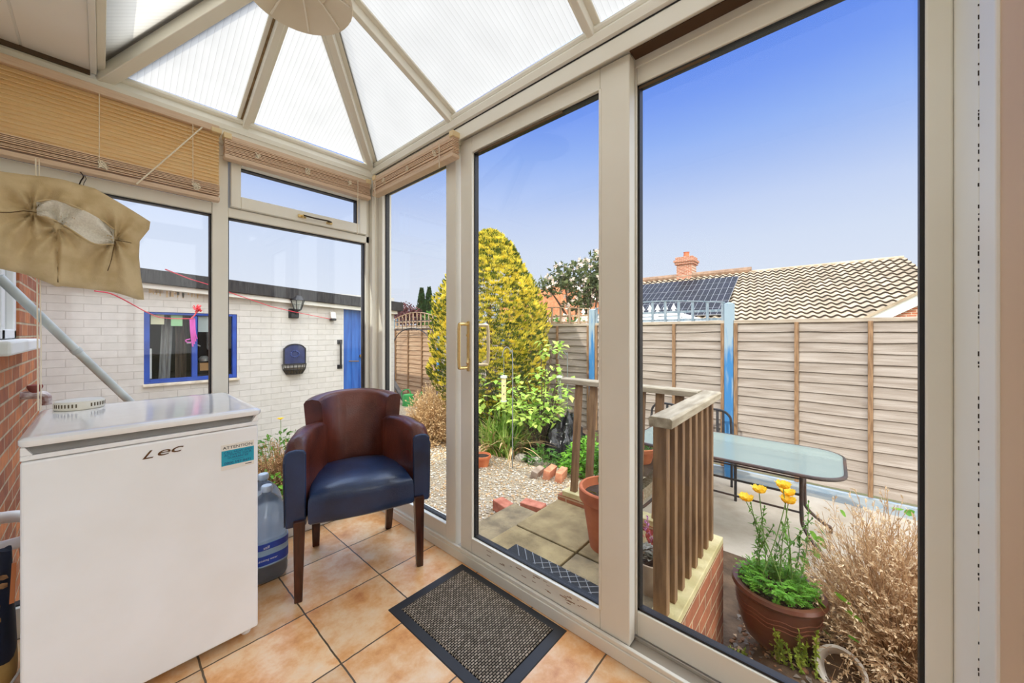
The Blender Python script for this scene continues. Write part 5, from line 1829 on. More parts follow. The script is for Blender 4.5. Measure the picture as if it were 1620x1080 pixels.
def iron_chair(c, rz, label):
    t = thing('garden_chair', label, 'chair', (c[0], c[1], PZ), rz, 'black iron garden chairs')
    for x in (-0.2, 0.2):
        MB().tube([(x, -0.2, 0.0), (x, -0.2, 0.42)], 0.014, 7).build('leg', black_i, t, smooth=True)
        MB().tube([(x, 0.2, 0.0), (x, 0.2, 0.44), (x, 0.25, 0.72)], 0.014, 7).build('leg', black_i, t, smooth=True)
    m = MB()
    for k in range(6):
        m.box(-0.21, 0.21, -0.21 + k * 0.07, -0.16 + k * 0.07, 0.415, 0.43)
    m.build('seat', black_i, t, bevel=0.003)
    MB().tube(catmull([(-0.2, 0.25, 0.70), (-0.19, 0.26, 0.80), (-0.12, 0.27, 0.865), (0, 0.272, 0.88), (0.12, 0.27, 0.865), (0.19, 0.26, 0.80), (0.2, 0.25, 0.70)], 5), 0.014, 7).build('back_hoop', black_i, t, smooth=True)
    for x in (-0.12, -0.06, 0.0, 0.06, 0.12):
        MB().bar((x, 0.215, 0.44), (x, 0.27, 0.865), 0.028, 0.006, (0, 1, 0)).build('back_slat', black_i, t)
    return t
iron_chair((4.72, 1.02), R(-75), 'black iron garden chair tucked behind the glass table near the blue post')
iron_chair((4.70, 1.62), R(-95), 'black iron garden chair behind the table, hidden by the balustrade')

terra = pm('terracotta', (196, 112, 72), 0.8, (168, 88, 56), 7, detail=8, bump=0.15, bscale=60)
terra_n = pm('terracotta_bright', (214, 128, 80), 0.75, (190, 100, 62), 9, bump=0.1, bscale=60)
potsoil = pm('potting_soil', (70, 54, 42), 0.95, (48, 36, 28), 30, bump=0.8, bscale=80)
def pot_part(t, c, r, h, mat, taper=0.68, lip=0.13, sy=1.0):
    m = MB()
    z0 = c[2]
    m.lathe([(0.0, z0), (r * taper, z0), (r * (taper + (0.93 - taper) * (1 - lip)), z0 + h * (1 - lip * 1.6)), (r * 0.93, z0 + h * (1 - lip * 1.6)), (r, z0 + h * (1 - lip * 1.5)), (r * 1.01, z0 + h * 0.985), (r * 0.98, z0 + h), (r * 0.90, z0 + h), (r * 0.88, z0 + h * 0.9), (r * 0.84, z0 + h * 0.86)], (c[0], c[1], 0), 36, 1.0, sy, caps=False)
    o = m.build('pot', mat, t, smooth=True, angle=30)
    MB().lathe([(r * 0.86, z0 + h * 0.865), (r * 0.4, z0 + h * 0.885), (0.0, z0 + h * 0.89)], (c[0], c[1], 0), 24, 1.0, sy, caps=False).build('soil', potsoil, t, smooth=True)
    return o
def leafm(name, a, b, sc=9, trans=0.35, rough=0.5):
    return pm(name, a, rough, b, sc, trans=trans, lo=0.4, hi=0.6, spec=0.3)
g_fresh = leafm('leaf_fresh', (134, 186, 58), (92, 150, 44))
g_lime = leafm('leaf_lime', (212, 228, 120), (154, 196, 80), 7)
g_mid = leafm('leaf_mid', (98, 146, 56), (70, 112, 44))
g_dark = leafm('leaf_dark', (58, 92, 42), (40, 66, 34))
straw = pm('straw', (214, 180, 132), 0.9, (178, 138, 92), 14, trans=0.25)
straw_d = pm('straw_dark', (158, 116, 78), 0.9, (118, 82, 54), 14)
yel = pm('poppy_yellow', (255, 226, 70), 0.6, (252, 200, 40), 30, trans=0.35)
stem_g = pm('stem_green', (118, 150, 70), 0.6, (92, 124, 54), 12)
bark = pm('bark', (96, 76, 58), 0.9, (66, 52, 40), 12, bump=0.6, bscale=40)

def dome_pt(c, rx, rz):
    d = rdir(0.3)
    k = random.uniform(0.55, 1.0)
    return Vector((c[0] + d.x * rx * k, c[1] + d.y * rx * k, c[2] + max(0, d.z) * rz * k)), d

# big terracotta pot on the landing
t = thing('potted_plant', 'large terracotta flower pot on the landing beside the door frame', 'potted plant', (2.01, 0.965, -0.10))
pot_part(t, (2.01, 0.965, -0.10), 0.178, 0.345, terra, 0.66)
m = MB()
for k in range(70):
    p = Vector((2.01 + random.uniform(-0.12, 0.12), 0.965 + random.uniform(-0.12, 0.12), 0.20))
    m.leaf(p, rdir(0.6), rdir(), random.uniform(0.03, 0.07), random.uniform(0.008, 0.018))
m.build('foliage', leafm('leaf_olive', (128, 132, 58), (96, 92, 46)), t)

# small pots near the railing
t = thing('potted_plant', 'small grey-beige pot of rosette succulents behind the nearest baluster', 'potted plant', (1.80, 0.655, -0.10))
pot_part(t, (1.80, 0.655, -0.10), 0.072, 0.15, pm('grey_pot', (178, 158, 136), 0.8, (150, 128, 108), 9), 0.8)
m = MB()
for rc in ((1.78, 0.65, 0.06), (1.82, 0.68, 0.075), (1.80, 0.62, 0.065), (1.775, 0.69, 0.085)):
    for k in range(20):
        a = k * 2.4
        e = k / 20
        d = Vector((math.cos(a), math.sin(a), 0.15 + e * 1.2))
        m.leaf(rc, d, (0, 0, 1), 0.055 * (1 - 0.4 * e), 0.026, 0.15)
m.build('rosettes', leafm('leaf_sedum', (150, 146, 136), (120, 118, 104), 20, 0.1), t)
m = MB()
for k in range(7):
    p = Vector((1.80 + random.uniform(-0.08, 0.09), 0.59 + random.uniform(-0.02, 0.05), -0.02 + random.uniform(-0.02, 0.05)))
    m.leaf(p, (random.uniform(-1, 1), random.uniform(-1, 0), -0.8), rdir(), 0.06, 0.022, 0.3)
m.build('withered_leaves', pm('withered', (206, 188, 168), 0.9, (160, 132, 110), 20), t)
t = thing('potted_plant', 'small red plastic pot with pink-leaved succulent behind the nearest baluster', 'potted plant', (1.985, 0.70, -0.10))
pot_part(t, (1.985, 0.70, -0.10), 0.058, 0.105, pm('red_plastic_pot', (188, 72, 46), 0.5), 0.72)
m = MB()
for k in range(40):
    p = Vector((1.985 + random.uniform(-0.04, 0.04), 0.70 + random.uniform(-0.03, 0.05), 0.0 + random.uniform(0, 0.07)))
    m.leaf(p, rdir(0.5), rdir(), 0.035, 0.02)
m.build('foliage', leafm('leaf_pink', (212, 104, 100), (176, 84, 84), 30), t)
m = MB()
for k in range(5):
    b0 = Vector((1.985 + 0.01 * k, 0.72, 0.03))
    e0 = b0 + Vector((random.uniform(-0.05, 0.06), random.uniform(0, 0.05), random.uniform(0.05, 0.10)))
    m.tube([b0, (b0 + e0) / 2 + Vector((0, 0.01, 0)), e0], 0.0016, 4)
    for q in range(6):
        m.leaf(e0, rdir(0.2), rdir(), 0.014, 0.01)
m.build('flowers', pm('flower_pink', (206, 140, 196), 0.6), t)
# wide terracotta bowl beyond the railing, and the little pot by the strappy plant
t = thing('potted_plant', 'wide terracotta bowl standing beyond the far balustrade', 'potted plant', (4.35, 1.72, -0.62))
pot_part(t, (4.35, 1.72, -0.42), 0.20, 0.22, terra_n, 0.6)
m = MB()
for k in range(60):
    p = Vector((4.35 + random.uniform(-0.14, 0.14), 1.72 + random.uniform(-0.14, 0.14), -0.23))
    m.leaf(p, rdir(0.4), rdir(), 0.07, 0.03)
m.build('foliage', g_mid, t)
t = thing('flower_pot', 'small empty terracotta pot on the gravel by the strappy plant', 'pot', (2.98, 3.02, -0.42))
pot_part(t, (2.98, 3.02, -0.42), 0.110, 0.155, terra_n, 0.66)

# ================================================================ brown planter with yellow poppies
PCX, PCY, PCZ = 2.437, 0.222, -0.475
t = thing('potted_poppy', 'wide brown glazed planter with yellow Welsh poppies outside the fixed pane', 'potted plant', (PCX, PCY, PCZ))
glaze = pm('brown_glaze', (112, 64, 46), 0.35, (78, 42, 32), 4, bump=0.1, bscale=20, coat=0.2)
m = MB()
m.lathe([(r, PCZ + z) for r, z in [(0.0, 0.0), (0.135, 0.0), (0.148, 0.015), (0.170, 0.08), (0.184, 0.17), (0.188, 0.225), (0.184, 0.238), (0.202, 0.25), (0.208, 0.262), (0.201, 0.278), (0.176, 0.276), (0.170, 0.26), (0.166, 0.23)]], (PCX, PCY, 0), 48, caps=False)
po = m.build('pot', glaze, t, smooth=True, angle=35)
m = MB()
for z, r in ((0.150, 0.1835), (0.172, 0.1855), (0.195, 0.1875)):
    m.tube([(PCX + r * math.cos(2 * PI * k / 48), PCY + r * math.sin(2 * PI * k / 48), PCZ + z + 0.006 * math.sin(k * 1.3)) for k in range(49)], 0.0022, 4)
m.build('incised_lines', pm('glaze_line', (140, 86, 66), 0.4), po)
MB().lathe([(0.168, PCZ + 0.235), (0.1, PCZ + 0.243), (0.0, PCZ + 0.246)], (PCX, PCY, 0), 24, caps=False).build('soil', potsoil, t, smooth=True)
def frond(m, p, d, ln, leaf=0.03):
    """lobed feathery leaf: a midrib with paired leaflets"""
    p, d = Vector(p), Vector(d).normalized()
    n = 6
    s = d.cross(Vector((0, 0, 1)))
    s = s.normalized() if s.length > 0.01 else Vector((1, 0, 0))
    for k in range(n):
        f = (k + 1) / n
        q = p + d * ln * f + Vector((0, 0, -ln * 0.25 * f * f))
        for sg in (1, -1):
            m.leaf(q, d * 0.5 + s * sg, (0, 0, 1), leaf * (1.15 - 0.6 * f), leaf * 0.5)
    m.leaf(p + d * ln, d, (0, 0, 1), leaf, leaf * 0.5)
m = MB()
for k in range(230):
    a = random.uniform(0, 2 * PI)
    r = 0.128 * math.sqrt(random.random())
    p = (PCX + r * math.cos(a), PCY + r * math.sin(a), PCZ + 0.245 + random.uniform(0, 0.07))
    frond(m, p, (math.cos(a) * 0.8 + random.uniform(-0.4, 0.4), math.sin(a) * 0.8 + random.uniform(-0.4, 0.4), random.uniform(0.2, 0.9)), random.uniform(0.04, 0.08), 0.021)
m.build('foliage', leafm('leaf_poppy', (128, 188, 62), (84, 146, 44), 14), t)
def sight(u, v, d):
    return EYE + (CAMF + CAMR * ((u - 791.97) / 576.91) + Vector((0, 0, -(v - 526.98) / 576.91))) * d
fl = [((1180, 792), 1.98), ((1201, 779), 2.02), ((1239, 772), 1.96), ((1246, 783), 1.99), ((1247, 796), 1.95)]
for (px, d) in fl:
    e = sight(px[0], px[1], d)
    b0 = Vector((PCX + random.uniform(-0.1, 0.1), PCY + random.uniform(-0.1, 0.1), PCZ + 0.25))
    st_ = MB().tube(catmull([b0, b0.lerp(e, 0.5) + Vector((random.uniform(-0.02, 0.02), random.uniform(-0.02, 0.02), 0.02)), e], 6), 0.0024, 5).build('flower_stem', stem_g, t, smooth=True)
    m = MB()
    for k in range(7):
        a = 2 * PI * k / 7 + random.uniform(-0.2, 0.2)
        u = Vector((math.cos(a), math.sin(a), 0))
        w = Vector((-u.y, u.x, 0))
        def petal(x, y, u=u, w=w, e=e):
            rr = 0.036 * y
            return e + u * (rr * (1.0 + 0.1 * math.sin(6 * x))) + w * (x - 0.5) * 0.048 * math.sin(PI * (0.15 + 0.75 * y)) + Vector((0, 0, 0.032 * y ** 1.5 + 0.003 * math.sin(9 * x)))
        m.grid(petal, 5, 4)
    m.build('bloom', yel, st_, smooth=True)
m = MB()
for k in range(9):                                     # tall leafy stalks
    e = sight(1190 + k * 12 + random.uniform(-6, 6), random.uniform(790, 850), random.uniform(1.9, 2.06))
    b0 = Vector((PCX + random.uniform(-0.12, 0.12), PCY + random.uniform(-0.12, 0.12), PCZ + 0.25))
    pts = catmull([b0, b0.lerp(e, 0.5) + Vector((random.uniform(-0.03, 0.03), random.uniform(-0.03, 0.03), 0.0)), e], 7)
    m.tube(pts, 0.0022, 4)
    for q in range(2, len(pts) - 1):
        for s in range(3):
            m.leaf(pts[q], rdir(0.15), (0, 0, 1), random.uniform(0.03, 0.05) * (1.1 - 0.4 * q / len(pts)), 0.013)
    m.blob(e, 0.007, 1, 0.1, (0.7, 0.7, 1.3))
m.build('leafy_stems', leafm('leaf_stalk', (120, 166, 70), (86, 130, 52), 14), t)

# ================================================================ dried shrubs
def dry_shrub(name, label, c, rx, rz, n, seed, twig=0.0014, bud=0.008, greens=0, group='dried shrubs', mat=None, lean=(0, 0, 0)):
    rs_ = random.Random(seed)
    t = thing(name, label, 'shrub', c, group=group)
    m = MB()
    mb2 = MB()
    c = Vector(c)
    for k in range(n):
        while True:
            d = Vector((rs_.uniform(-1, 1), rs_.uniform(-1, 1), rs_.uniform(0.02, 1)))
            if 0.1 < d.length < 1:
                break
        d.normalize()
        kk = rs_.uniform(0.6, 1.08)
        e = c + Vector((d.x * rx * kk, d.y * rx * kk, d.z * rz * kk)) + Vector(lean) * d.z
        b0 = c + Vector((d.x * rx * 0.25 * rs_.random(), d.y * rx * 0.25 * rs_.random(), rz * 0.06 * rs_.random()))
        midp = b0.lerp(e, 0.55) + Vector((rs_.uniform(-1, 1), rs_.uniform(-1, 1), rs_.uniform(-0.2, 1))) * rx * 0.12
        m.tube([b0, midp, e], [twig * 1.5, twig * 1.2, twig * 0.6], 3, caps=False)
        for q in range(4):                             # side twigs and seed heads
            f = rs_.uniform(0.45, 1.0)
            p = (b0.lerp(midp, f * 2) if f < 0.5 else midp.lerp(e, f * 2 - 1))
            dd_ = (d + Vector((rs_.uniform(-1, 1), rs_.uniform(-1, 1), rs_.uniform(-0.4, 1))) * 0.9).normalized()
            ll = rs_.uniform(0.10, 0.22) * rx
            m.tube([p, p + dd_ * ll], twig * 0.7, 3, caps=False)
            for w in range(3):
                mb2.leaf(p + dd_ * ll * rs_.uniform(0.5, 1), (dd_ + Vector((rs_.uniform(-1, 1), rs_.uniform(-1, 1), rs_.uniform(-1, 1))) * 0.8), (rs_.uniform(-1, 1), rs_.uniform(-1, 1), 1), bud * rs_.uniform(0.8, 1.8), bud * rs_.uniform(0.4, 0.8))
    m.build('twigs', straw_d if mat is None else mat[0], t)
    mb2.build('seed_heads', straw if mat is None else mat[1], t)
    if greens:
        g = MB()
        for k in range(greens):
            d = Vector((rs_.uniform(-1, 0.3), rs_.uniform(-0.6, 1), rs_.uniform(-0.1, 0.8)))
            d.normalize()
            p = c + Vector((d.x * rx, d.y * rx, max(0.02, d.z * rz))) * rs_.uniform(0.85, 1.02)
            nrm = (-d + Vector((0, 0, 1.2))).normalized()
            r = rs_.uniform(0.018, 0.034)
            s_ = nrm.orthogonal().normalized()
            w_ = nrm.cross(s_)
            pts = [p + (s_ * math.cos(2 * PI * q / 9) + w_ * math.sin(2 * PI * q / 9)) * r * (1 + 0.12 * math.sin(q * 2.3)) for q in range(9)]
            g.add(pts + [p - nrm * r * 0.15], [(q, (q + 1) % 9, 9) for q in range(9)])
        g.build('round_leaves', g_fresh, t)
    return t
dry_shrub('dried_shrub', 'tall dried brown shrub with pale seed heads outside the fixed pane, right of the poppies', (2.62, -0.22, -0.485), 0.42, 0.78, 900, 5, 0.0016, 0.015, 26, mat=(pm('twig_tan', (206, 168, 124), 0.9, (160, 122, 84), 14), pm('seed_tan', (242, 220, 184), 0.9, (212, 180, 138), 14, trans=0.3)))
dry_shrub('dried_shrub', 'rounded straw-coloured dry shrub on the gravel left of the sliding door', (3.28, 4.32, -0.46), 0.46, 0.84, 1100, 6, 0.0024, 0.020, mat=(pm('straw_twig', (206, 172, 124), 0.9, (164, 128, 86), 12), pm('straw_pale', (242, 216, 170), 0.9, (218, 184, 134), 12, trans=0.25)))
dry_shrub('dried_shrub', 'low brown dry shrub by the garage wall behind the water bottles', (1.16, 3.95, -0.46), 0.40, 0.56, 420, 8, 0.002, 0.014, 0)

# poppy seedling by the garage
def clump(name, label, cat, c, rx, rz, n, ll, lw, mat, seed, group=None, stems=12, flowers=None, up=0.3):
    rs_ = random.Random(seed)
    t = thing(name, label, cat, c, group=group)
    m = MB()
    c = Vector(c)
    for k in range(stems):
        a = rs_.uniform(0, 2 * PI)
        r = rs_.random() * rx * 0.8
        m.tube([c + Vector((r * 0.4 * math.cos(a), r * 0.4 * math.sin(a), -0.02)), c + Vector((r * math.cos(a), r * math.sin(a), rz * rs_.uniform(0.5, 0.95)))], 0.003, 4, caps=False)
    m.build('stems', stem_g, t)
    m = MB()
    for k in range(n):
        a = rs_.uniform(0, 2 * PI)
        r = rx * math.sqrt(rs_.random())
        h = rz * rs_.random() * math.sqrt(max(0.05, 1 - (r / rx) ** 2))
        p = c + Vector((r * math.cos(a), r * math.sin(a), h))
        d = Vector((math.cos(a), math.sin(a), rs_.uniform(-0.2, 0.8))) + Vector((rs_.uniform(-1, 1), rs_.uniform(-1, 1), 0)) * 0.6
        m.leaf(p, d, (rs_.uniform(-0.4, 0.4), rs_.uniform(-0.4, 0.4), 1), ll * rs_.uniform(0.6, 1.2), lw * rs_.uniform(0.7, 1.2))
    m.build('foliage', mat, t)
    return t
t = clump('poppy_plant', 'green leafy poppy with one yellow bloom against the white garage wall', 'plant', (1.38, 4.72, -0.42), 0.26, 0.44, 260, 0.09, 0.04, g_mid, 11)
m = MB()
e = at_y(444, 664, 4.75)
m.tube([(1.40, 4.72, -0.1), e], 0.003, 4)
m.build('flower_stem', stem_g, t)
m = MB()
for k in range(6):
    m.leaf(e, (math.cos(k), math.sin(k), 0.6), (0, 0, 1), 0.05, 0.045)
m.build('bloom', yel, t)
clump('weed_clump', 'low green weeds in front of the dry shrub by the fridge corner', 'plant', (1.02, 3.75, -0.42), 0.22, 0.30, 220, 0.07, 0.035, g_fresh, 12)

# ================================================================ golden conifer
CCX, CCY, CZ0, CZ1 = 4.16, 4.04, -0.46, 2.74
def con_r(z):
    return lerp_tab([(-0.5, 0.50), (-0.2, 0.72), (0.3, 0.86), (0.9, 0.93), (1.45, 0.90), (1.8, 0.76), (2.15, 0.58), (2.40, 0.42), (2.55, 0.31), (2.66, 0.19), (2.76, 0.04)], z)
t = thing('golden_conifer', 'tall golden-yellow conifer standing in the bed in front of the fence', 'tree', (CCX, CCY, CZ0))
MB().tube([(CCX, CCY, CZ0 - 0.1), (CCX, CCY, 1.6)], [0.07, 0.03], 8).build('trunk', bark, t, smooth=True)
con_m = pm('golden_scales', (246, 224, 84), 0.75, (150, 154, 44), 9, detail=5, trans=0.35, lo=0.48, hi=0.66)
con_g = pm('green_scales', (112, 124, 44), 0.8, (62, 82, 30), 6, detail=5, trans=0.3)
m = MB()
rs = random.Random(21)
for k in range(11500):
    z = CZ0 + 0.02 + (CZ1 - CZ0 - 0.02) * rs.random() ** 0.92
    a = rs.uniform(0, 2 * PI)
    lump = 1 + 0.15 * noise.noise(Vector((math.cos(a) * 2.3, math.sin(a) * 2.3, z * 2.6))) + 0.09 * noise.noise(Vector((math.cos(a) * 6, math.sin(a) * 6, z * 7)))
    deep = rs.random()
    rr = con_r(z) * lump * (0.97 if deep > 0.35 else rs.uniform(0.65, 0.95))
    p = Vector((CCX + rr * math.cos(a), CCY + rr * math.sin(a), z))
    outd = Vector((math.cos(a), math.sin(a), 1.15 + rs.uniform(-0.2, 0.7)))
    m.cur = 1 if (rs.random() < 0.36 or (z < 0.6 and rs.random() < 0.4)) else 0
    tang = Vector((-math.sin(a), math.cos(a), 0))
    ln = rs.uniform(0.05, 0.085)
    for q in range(5):
        d = outd + tang * (q - 2) * 0.38 + rdir() * 0.25
        m.leaf(p + tang * (q - 2) * 0.012, d, rdir(0.2), ln * (1 - 0.12 * abs(q - 2)), 0.021, 0.2)
m.build('foliage', [con_m, con_g], t)

# ================================================================ planting under the tree
t = thing('strappy_plant', 'clump of green and tan strap-like leaves behind the small terracotta pot', 'plant', (3.56, 3.16, -0.43))
m = MB()
rs = random.Random(31)
for k in range(460):
    a = rs.uniform(0, 2 * PI)
    b0 = Vector((3.56 + rs.uniform(-0.22, 0.22), 3.16 + rs.uniform(-0.24, 0.24), -0.45))
    ln = rs.uniform(0.42, 0.80)
    sp = rs.uniform(0.15, 1.0)
    m.cur = 0 if rs.random() < 0.62 else (1 if rs.random() < 0.6 else 2)
    if m.cur == 1:
        sp = rs.uniform(0.7, 1.5)
    u = Vector((math.cos(a), math.sin(a), 0))
    w = Vector((-u.y, u.x, 0))
    wd = rs.uniform(0.010, 0.018)
    vs = []
    for q in range(6):
        f = q / 5
        p = b0 + u * ln * sp * 0.7 * f ** 1.4 + Vector((0, 0, ln * (f - (0.55 * sp) * f * f)))
        ww = wd * (1 - f ** 2 * 0.9)
        vs += [p - w * ww, p + w * ww]
    m.add(vs, [(2 * q, 2 * q + 1, 2 * q + 3, 2 * q + 2) for q in range(5)])
m.build('blades', [leafm('blade_green', (156, 186, 84), (112, 150, 62), 6), pm('blade_tan', (226, 196, 150), 0.8, (190, 150, 104), 8, trans=0.2), leafm('blade_pale', (206, 214, 138), (170, 182, 104), 6)], t)

t = thing('beech_shrub', 'lime-leaved shrub with layered sprays in front of the shaded fence', 'shrub', (3.78, 2.78, -0.45))
m = MB()
m2 = MB()
rs = random.Random(41)
tiers = [((747, 905), (590, 612), 60), ((790, 905), (612, 640), 150), ((755, 900), (625, 650), 110), ((800, 895), (640, 668), 150), ((815, 885), (655, 672), 80), ((855, 892), (538, 562), 40), ((850, 890), (575, 600), 30)]
root = Vector((3.80, 2.76, -0.45))
for (u0, u1), (v0, v1), n in tiers:
    ends = []
    for k in range(max(3, n // 22)):
        e = sight(rs.uniform(u0, u1), rs.uniform(v0, v1), rs.uniform(4.3, 4.9))
        midp = root.lerp(e, 0.6) + Vector((0, 0, 0.08))
        m.tube(catmull([root, midp, e], 5), 0.006, 4, caps=False)
    for k in range(n):
        p = sight(rs.uniform(u0, u1), rs.uniform(v0, v1), rs.uniform(4.25, 4.95))
        m2.leaf(p, (rs.uniform(-1, 1), rs.uniform(-1, 1), rs.uniform(-0.5, 0.2)), (rs.uniform(-0.4, 0.4), rs.uniform(-0.4, 0.4), 1), rs.uniform(0.07, 0.12), rs.uniform(0.05, 0.08), 0.1)
m.build('branches', bark, t)
m2.build('foliage', g_lime, t)

BP = MB()
rs = random.Random(51)
def crump(a, b):
    th = 2 * PI * a
    ph = PI * 0.5 * b
    n1 = 1 + 0.28 * noise.noise(Vector((math.cos(th) * 2, math.sin(th) * 2, b * 3))) + 0.14 * noise.noise(Vector((math.cos(th) * 7, math.sin(th) * 7, b * 8)))
    return (3.97 + 0.30 * n1 * math.cos(th) * math.cos(ph), 2.50 + 0.26 * n1 * math.sin(th) * math.cos(ph), -0.45 + 0.50 * n1 * math.sin(ph))
BP.grid(crump, 60, 24)
tag(BP.build('plastic_sack', pm('black_plastic', (22, 22, 26), 0.25, (30, 30, 36), 8, bump=0.6, bscale=18), smooth=True, angle=180), 'crumpled shiny black plastic sack in the bed under the lime shrub', 'sack')

for i, (c, rx, rz, n, mt, lab) in enumerate([((3.66, 2.08, -0.43), 0.24, 0.36, 480, g_fresh, 'bright green leafy clump behind the leaning bricks'), ((3.62, 1.76, -0.43), 0.26, 0.40, 480, g_mid, 'green leafy clump seen between the far balusters'),
                                        ((3.95, 2.05, -0.45), 0.30, 0.42, 420, g_fresh, 'leafy clump at the foot of the black sack'), ((3.92, 1.80, -0.45), 0.22, 0.32, 360, g_fresh, 'leafy clump below the terracotta bowl beyond the balustrade'), ((3.55, 2.55, -0.43), 0.20, 0.22, 240, g_mid, 'low green patch by the flat grey stone')]):
    clump('leafy_clump', lab, 'plant', c, rx, rz, n, 0.075, 0.045, mt, 60 + i, 'leafy clumps in the bed')
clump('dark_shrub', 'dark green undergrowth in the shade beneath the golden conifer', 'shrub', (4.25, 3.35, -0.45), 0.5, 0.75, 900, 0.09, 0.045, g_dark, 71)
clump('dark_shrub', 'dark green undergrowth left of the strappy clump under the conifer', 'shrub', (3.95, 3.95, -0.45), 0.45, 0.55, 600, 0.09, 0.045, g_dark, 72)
# ferny sedums by the door sill
for i, ((u, v), h, lab) in enumerate([((1165, 1026), 0.13, 'yellow-green sprig outside the pane below the brick plinth'), ((1228, 1050), 0.17, 'yellow-green sprig between planter and sill'), ((1256, 1062), 0.12, 'smallest yellow-green sprig by the sill'), ((1283, 1072), 0.22, 'tallest pale sprig with a seed head by the white pot')]):
    d = EYE + (CAMF + CAMR * ((u - 791.97) / 576.91) + Vector((0, 0, -(v - 526.98) / 576.91))) * ((-0.50 - 1.145) / (-(v - 526.98) / 576.91))
    d.z = soil_h(d.x, d.y)
    t = thing('sedum_sprig', lab, 'plant', d, group='sedum sprigs by the sill')
    m = MB()
    rs = random.Random(80 + i)
    for s in range(5):
        b0 = d + Vector((rs.uniform(-0.04, 0.04), rs.uniform(-0.04, 0.04), -0.01))
        e = b0 + Vector((rs.uniform(-0.03, 0.03), rs.uniform(-0.03, 0.03), h * rs.uniform(0.6, 1.05)))
        m.tube([b0, e], 0.003, 4, caps=False)
        for q in range(34):
            p = b0.lerp(e, q / 33)
            m.leaf(p, rdir(0.5), rdir(), rs.uniform(0.014, 0.024), 0.012)
    m.build('foliage', leafm('leaf_sprig', (190, 206, 84), (140, 168, 60), 20), t)

# white plastic pot lying on its side
t = thing('fallen_pot', 'white plastic pot lying on its side on the soil outside the pane', 'pot', (2.31, -0.026, -0.47))
ax = Vector((-0.78, 0.10, 0.60)).normalized()
Mx = ax.to_track_quat('Z', 'Y').to_matrix()
m = MB()
m.lathe([(0.05, -0.13), (0.062, -0.125), (0.085, -0.01), (0.092, 0.0), (0.092, 0.016), (0.080, 0.016), (0.074, 0.0), (0.052, -0.115), (0.0, -0.115)], (2.31, -0.026, -0.415), 32, mat=Mx, caps=False)
m.build('pot', pm('pot_white', (232, 226, 216), 0.45, (206, 198, 184), 8), t, smooth=True, angle=30)
MB().lathe([(0.066, -0.05), (0.03, -0.045), (0.0, -0.04)], (2.31, -0.026, -0.415), 20, mat=Mx, caps=False).build('soil', soil_m, t, smooth=True)

# ================================================================ bird feeders, arch, watering can
def feeder(u, vtop, vcap, vbot, d, label, tube):
    top, cap, bot = sight(u, vtop, d), sight(u, vcap, d), sight(u, vbot, d)
    t = thing('bird_feeder', label, 'bird feeder', (top.x, top.y, GZ), group='tube bird feeders on crooks')
    pole = top + CAMR * 0.10 + Vector((0, 0, -0.05))
    pts = [(pole.x, pole.y, GZ - 0.1), (pole.x, pole.y, top.z - 0.10), tuple(top + CAMR * 0.085 + Vector((0, 0, -0.01))), tuple(top + CAMR * 0.04 + Vector((0, 0, 0.05))), tuple(top + Vector((0, 0, 0.02))), tuple(top + Vector((0, 0, -0.06)) - CAMR * 0.02)]
    MB().tube(catmull(pts, 5), 0.006, 6).build('crook', pm('crook_grey', (120, 124, 122), 0.5), t, smooth=True)
    MB().tube([top + Vector((0, 0, -0.05)), cap], 0.003, 5).build('hanger', MATS['crook_grey'], t)
    MB().lathe([(0.0, 0.02), (0.038, 0.012), (0.040, -0.012), (0.030, -0.014)], cap, 16).build('feeder_cap', pm('feeder_cap_m', (196, 200, 188), 0.5), t, smooth=True)
    MB().lathe([(0.027, bot.z - cap.z), (0.027, -0.012)], cap, 16).build('seed_tube', tube, t, smooth=True)
    for z in (0.35, 0.7):
        p = cap.lerp(bot, z) - CAMF * 0.028
        MB().blob(p, 0.008, 1, 0.0).build('feeding_port', black_i, t)
    MB().lathe([(0.0, -0.012), (0.034, -0.008), (0.034, 0.006), (0.0, 0.006)], bot, 16).build('feeder_base', MATS['feeder_cap_m'], t, smooth=True)
feeder(797, 556, 596, 634, 4.15, 'pale yellow tube bird feeder hanging from a crook before the conifer', pm('seed_pale', (236, 226, 166), 0.6, (214, 198, 136), 60))
feeder(885, 560, 596, 630, 4.6, 'thin grey tube bird feeder on a crook right of the conifer', glass_mat('feeder_clear', (0.86, 0.88, 0.86, 1), mist=0.12))

def at_x(u, v, x):
    d = CAMF + CAMR * ((u - 791.97) / 576.91) + Vector((0, 0, -(v - 526.98) / 576.91))
    return EYE + d * (x / d.x)
AR = thing('garden_arch', 'thin black metal garden arch standing before the far fence beside the garage', 'arch', at_x(655, 630, 5.1))
l, r_ = at_x(622.5, 522, 5.1), at_x(684, 522, 5.1)
def on_l(f, z):
    p = l.lerp(r_, f)
    return Vector((p.x, p.y, z))
zt = l.z
m = MB()
m.tube([on_l(0, -0.5), on_l(0, zt + 0.16)], 0.012, 6)
m.build('upright', black_i, AR)
MB().tube([on_l(1, zt - 0.42), on_l(1, zt + 0.05)], 0.012, 6).build('upright', black_i, AR)
MB().tube([on_l(0, zt), on_l(1, zt)], 0.010, 6).build('top_rail', black_i, AR)
MB().tube([on_l(0, zt + 0.22), on_l(1, zt + 0.22)], 0.007, 6).build('top_rail', black_i, AR)
MB().tube([on_l(0.5 - 0.5 * math.cos(R(a)), zt - 0.42 + 0.46 * math.sin(R(a))) for a in range(0, 181, 9)], 0.012, 6).build('hoop', black_i, AR)
for k in range(1, 8):
    MB().tube([on_l(k / 8, zt - 0.02), on_l(k / 8, zt + 0.30)], 0.007, 5).build('rod', black_i, AR)

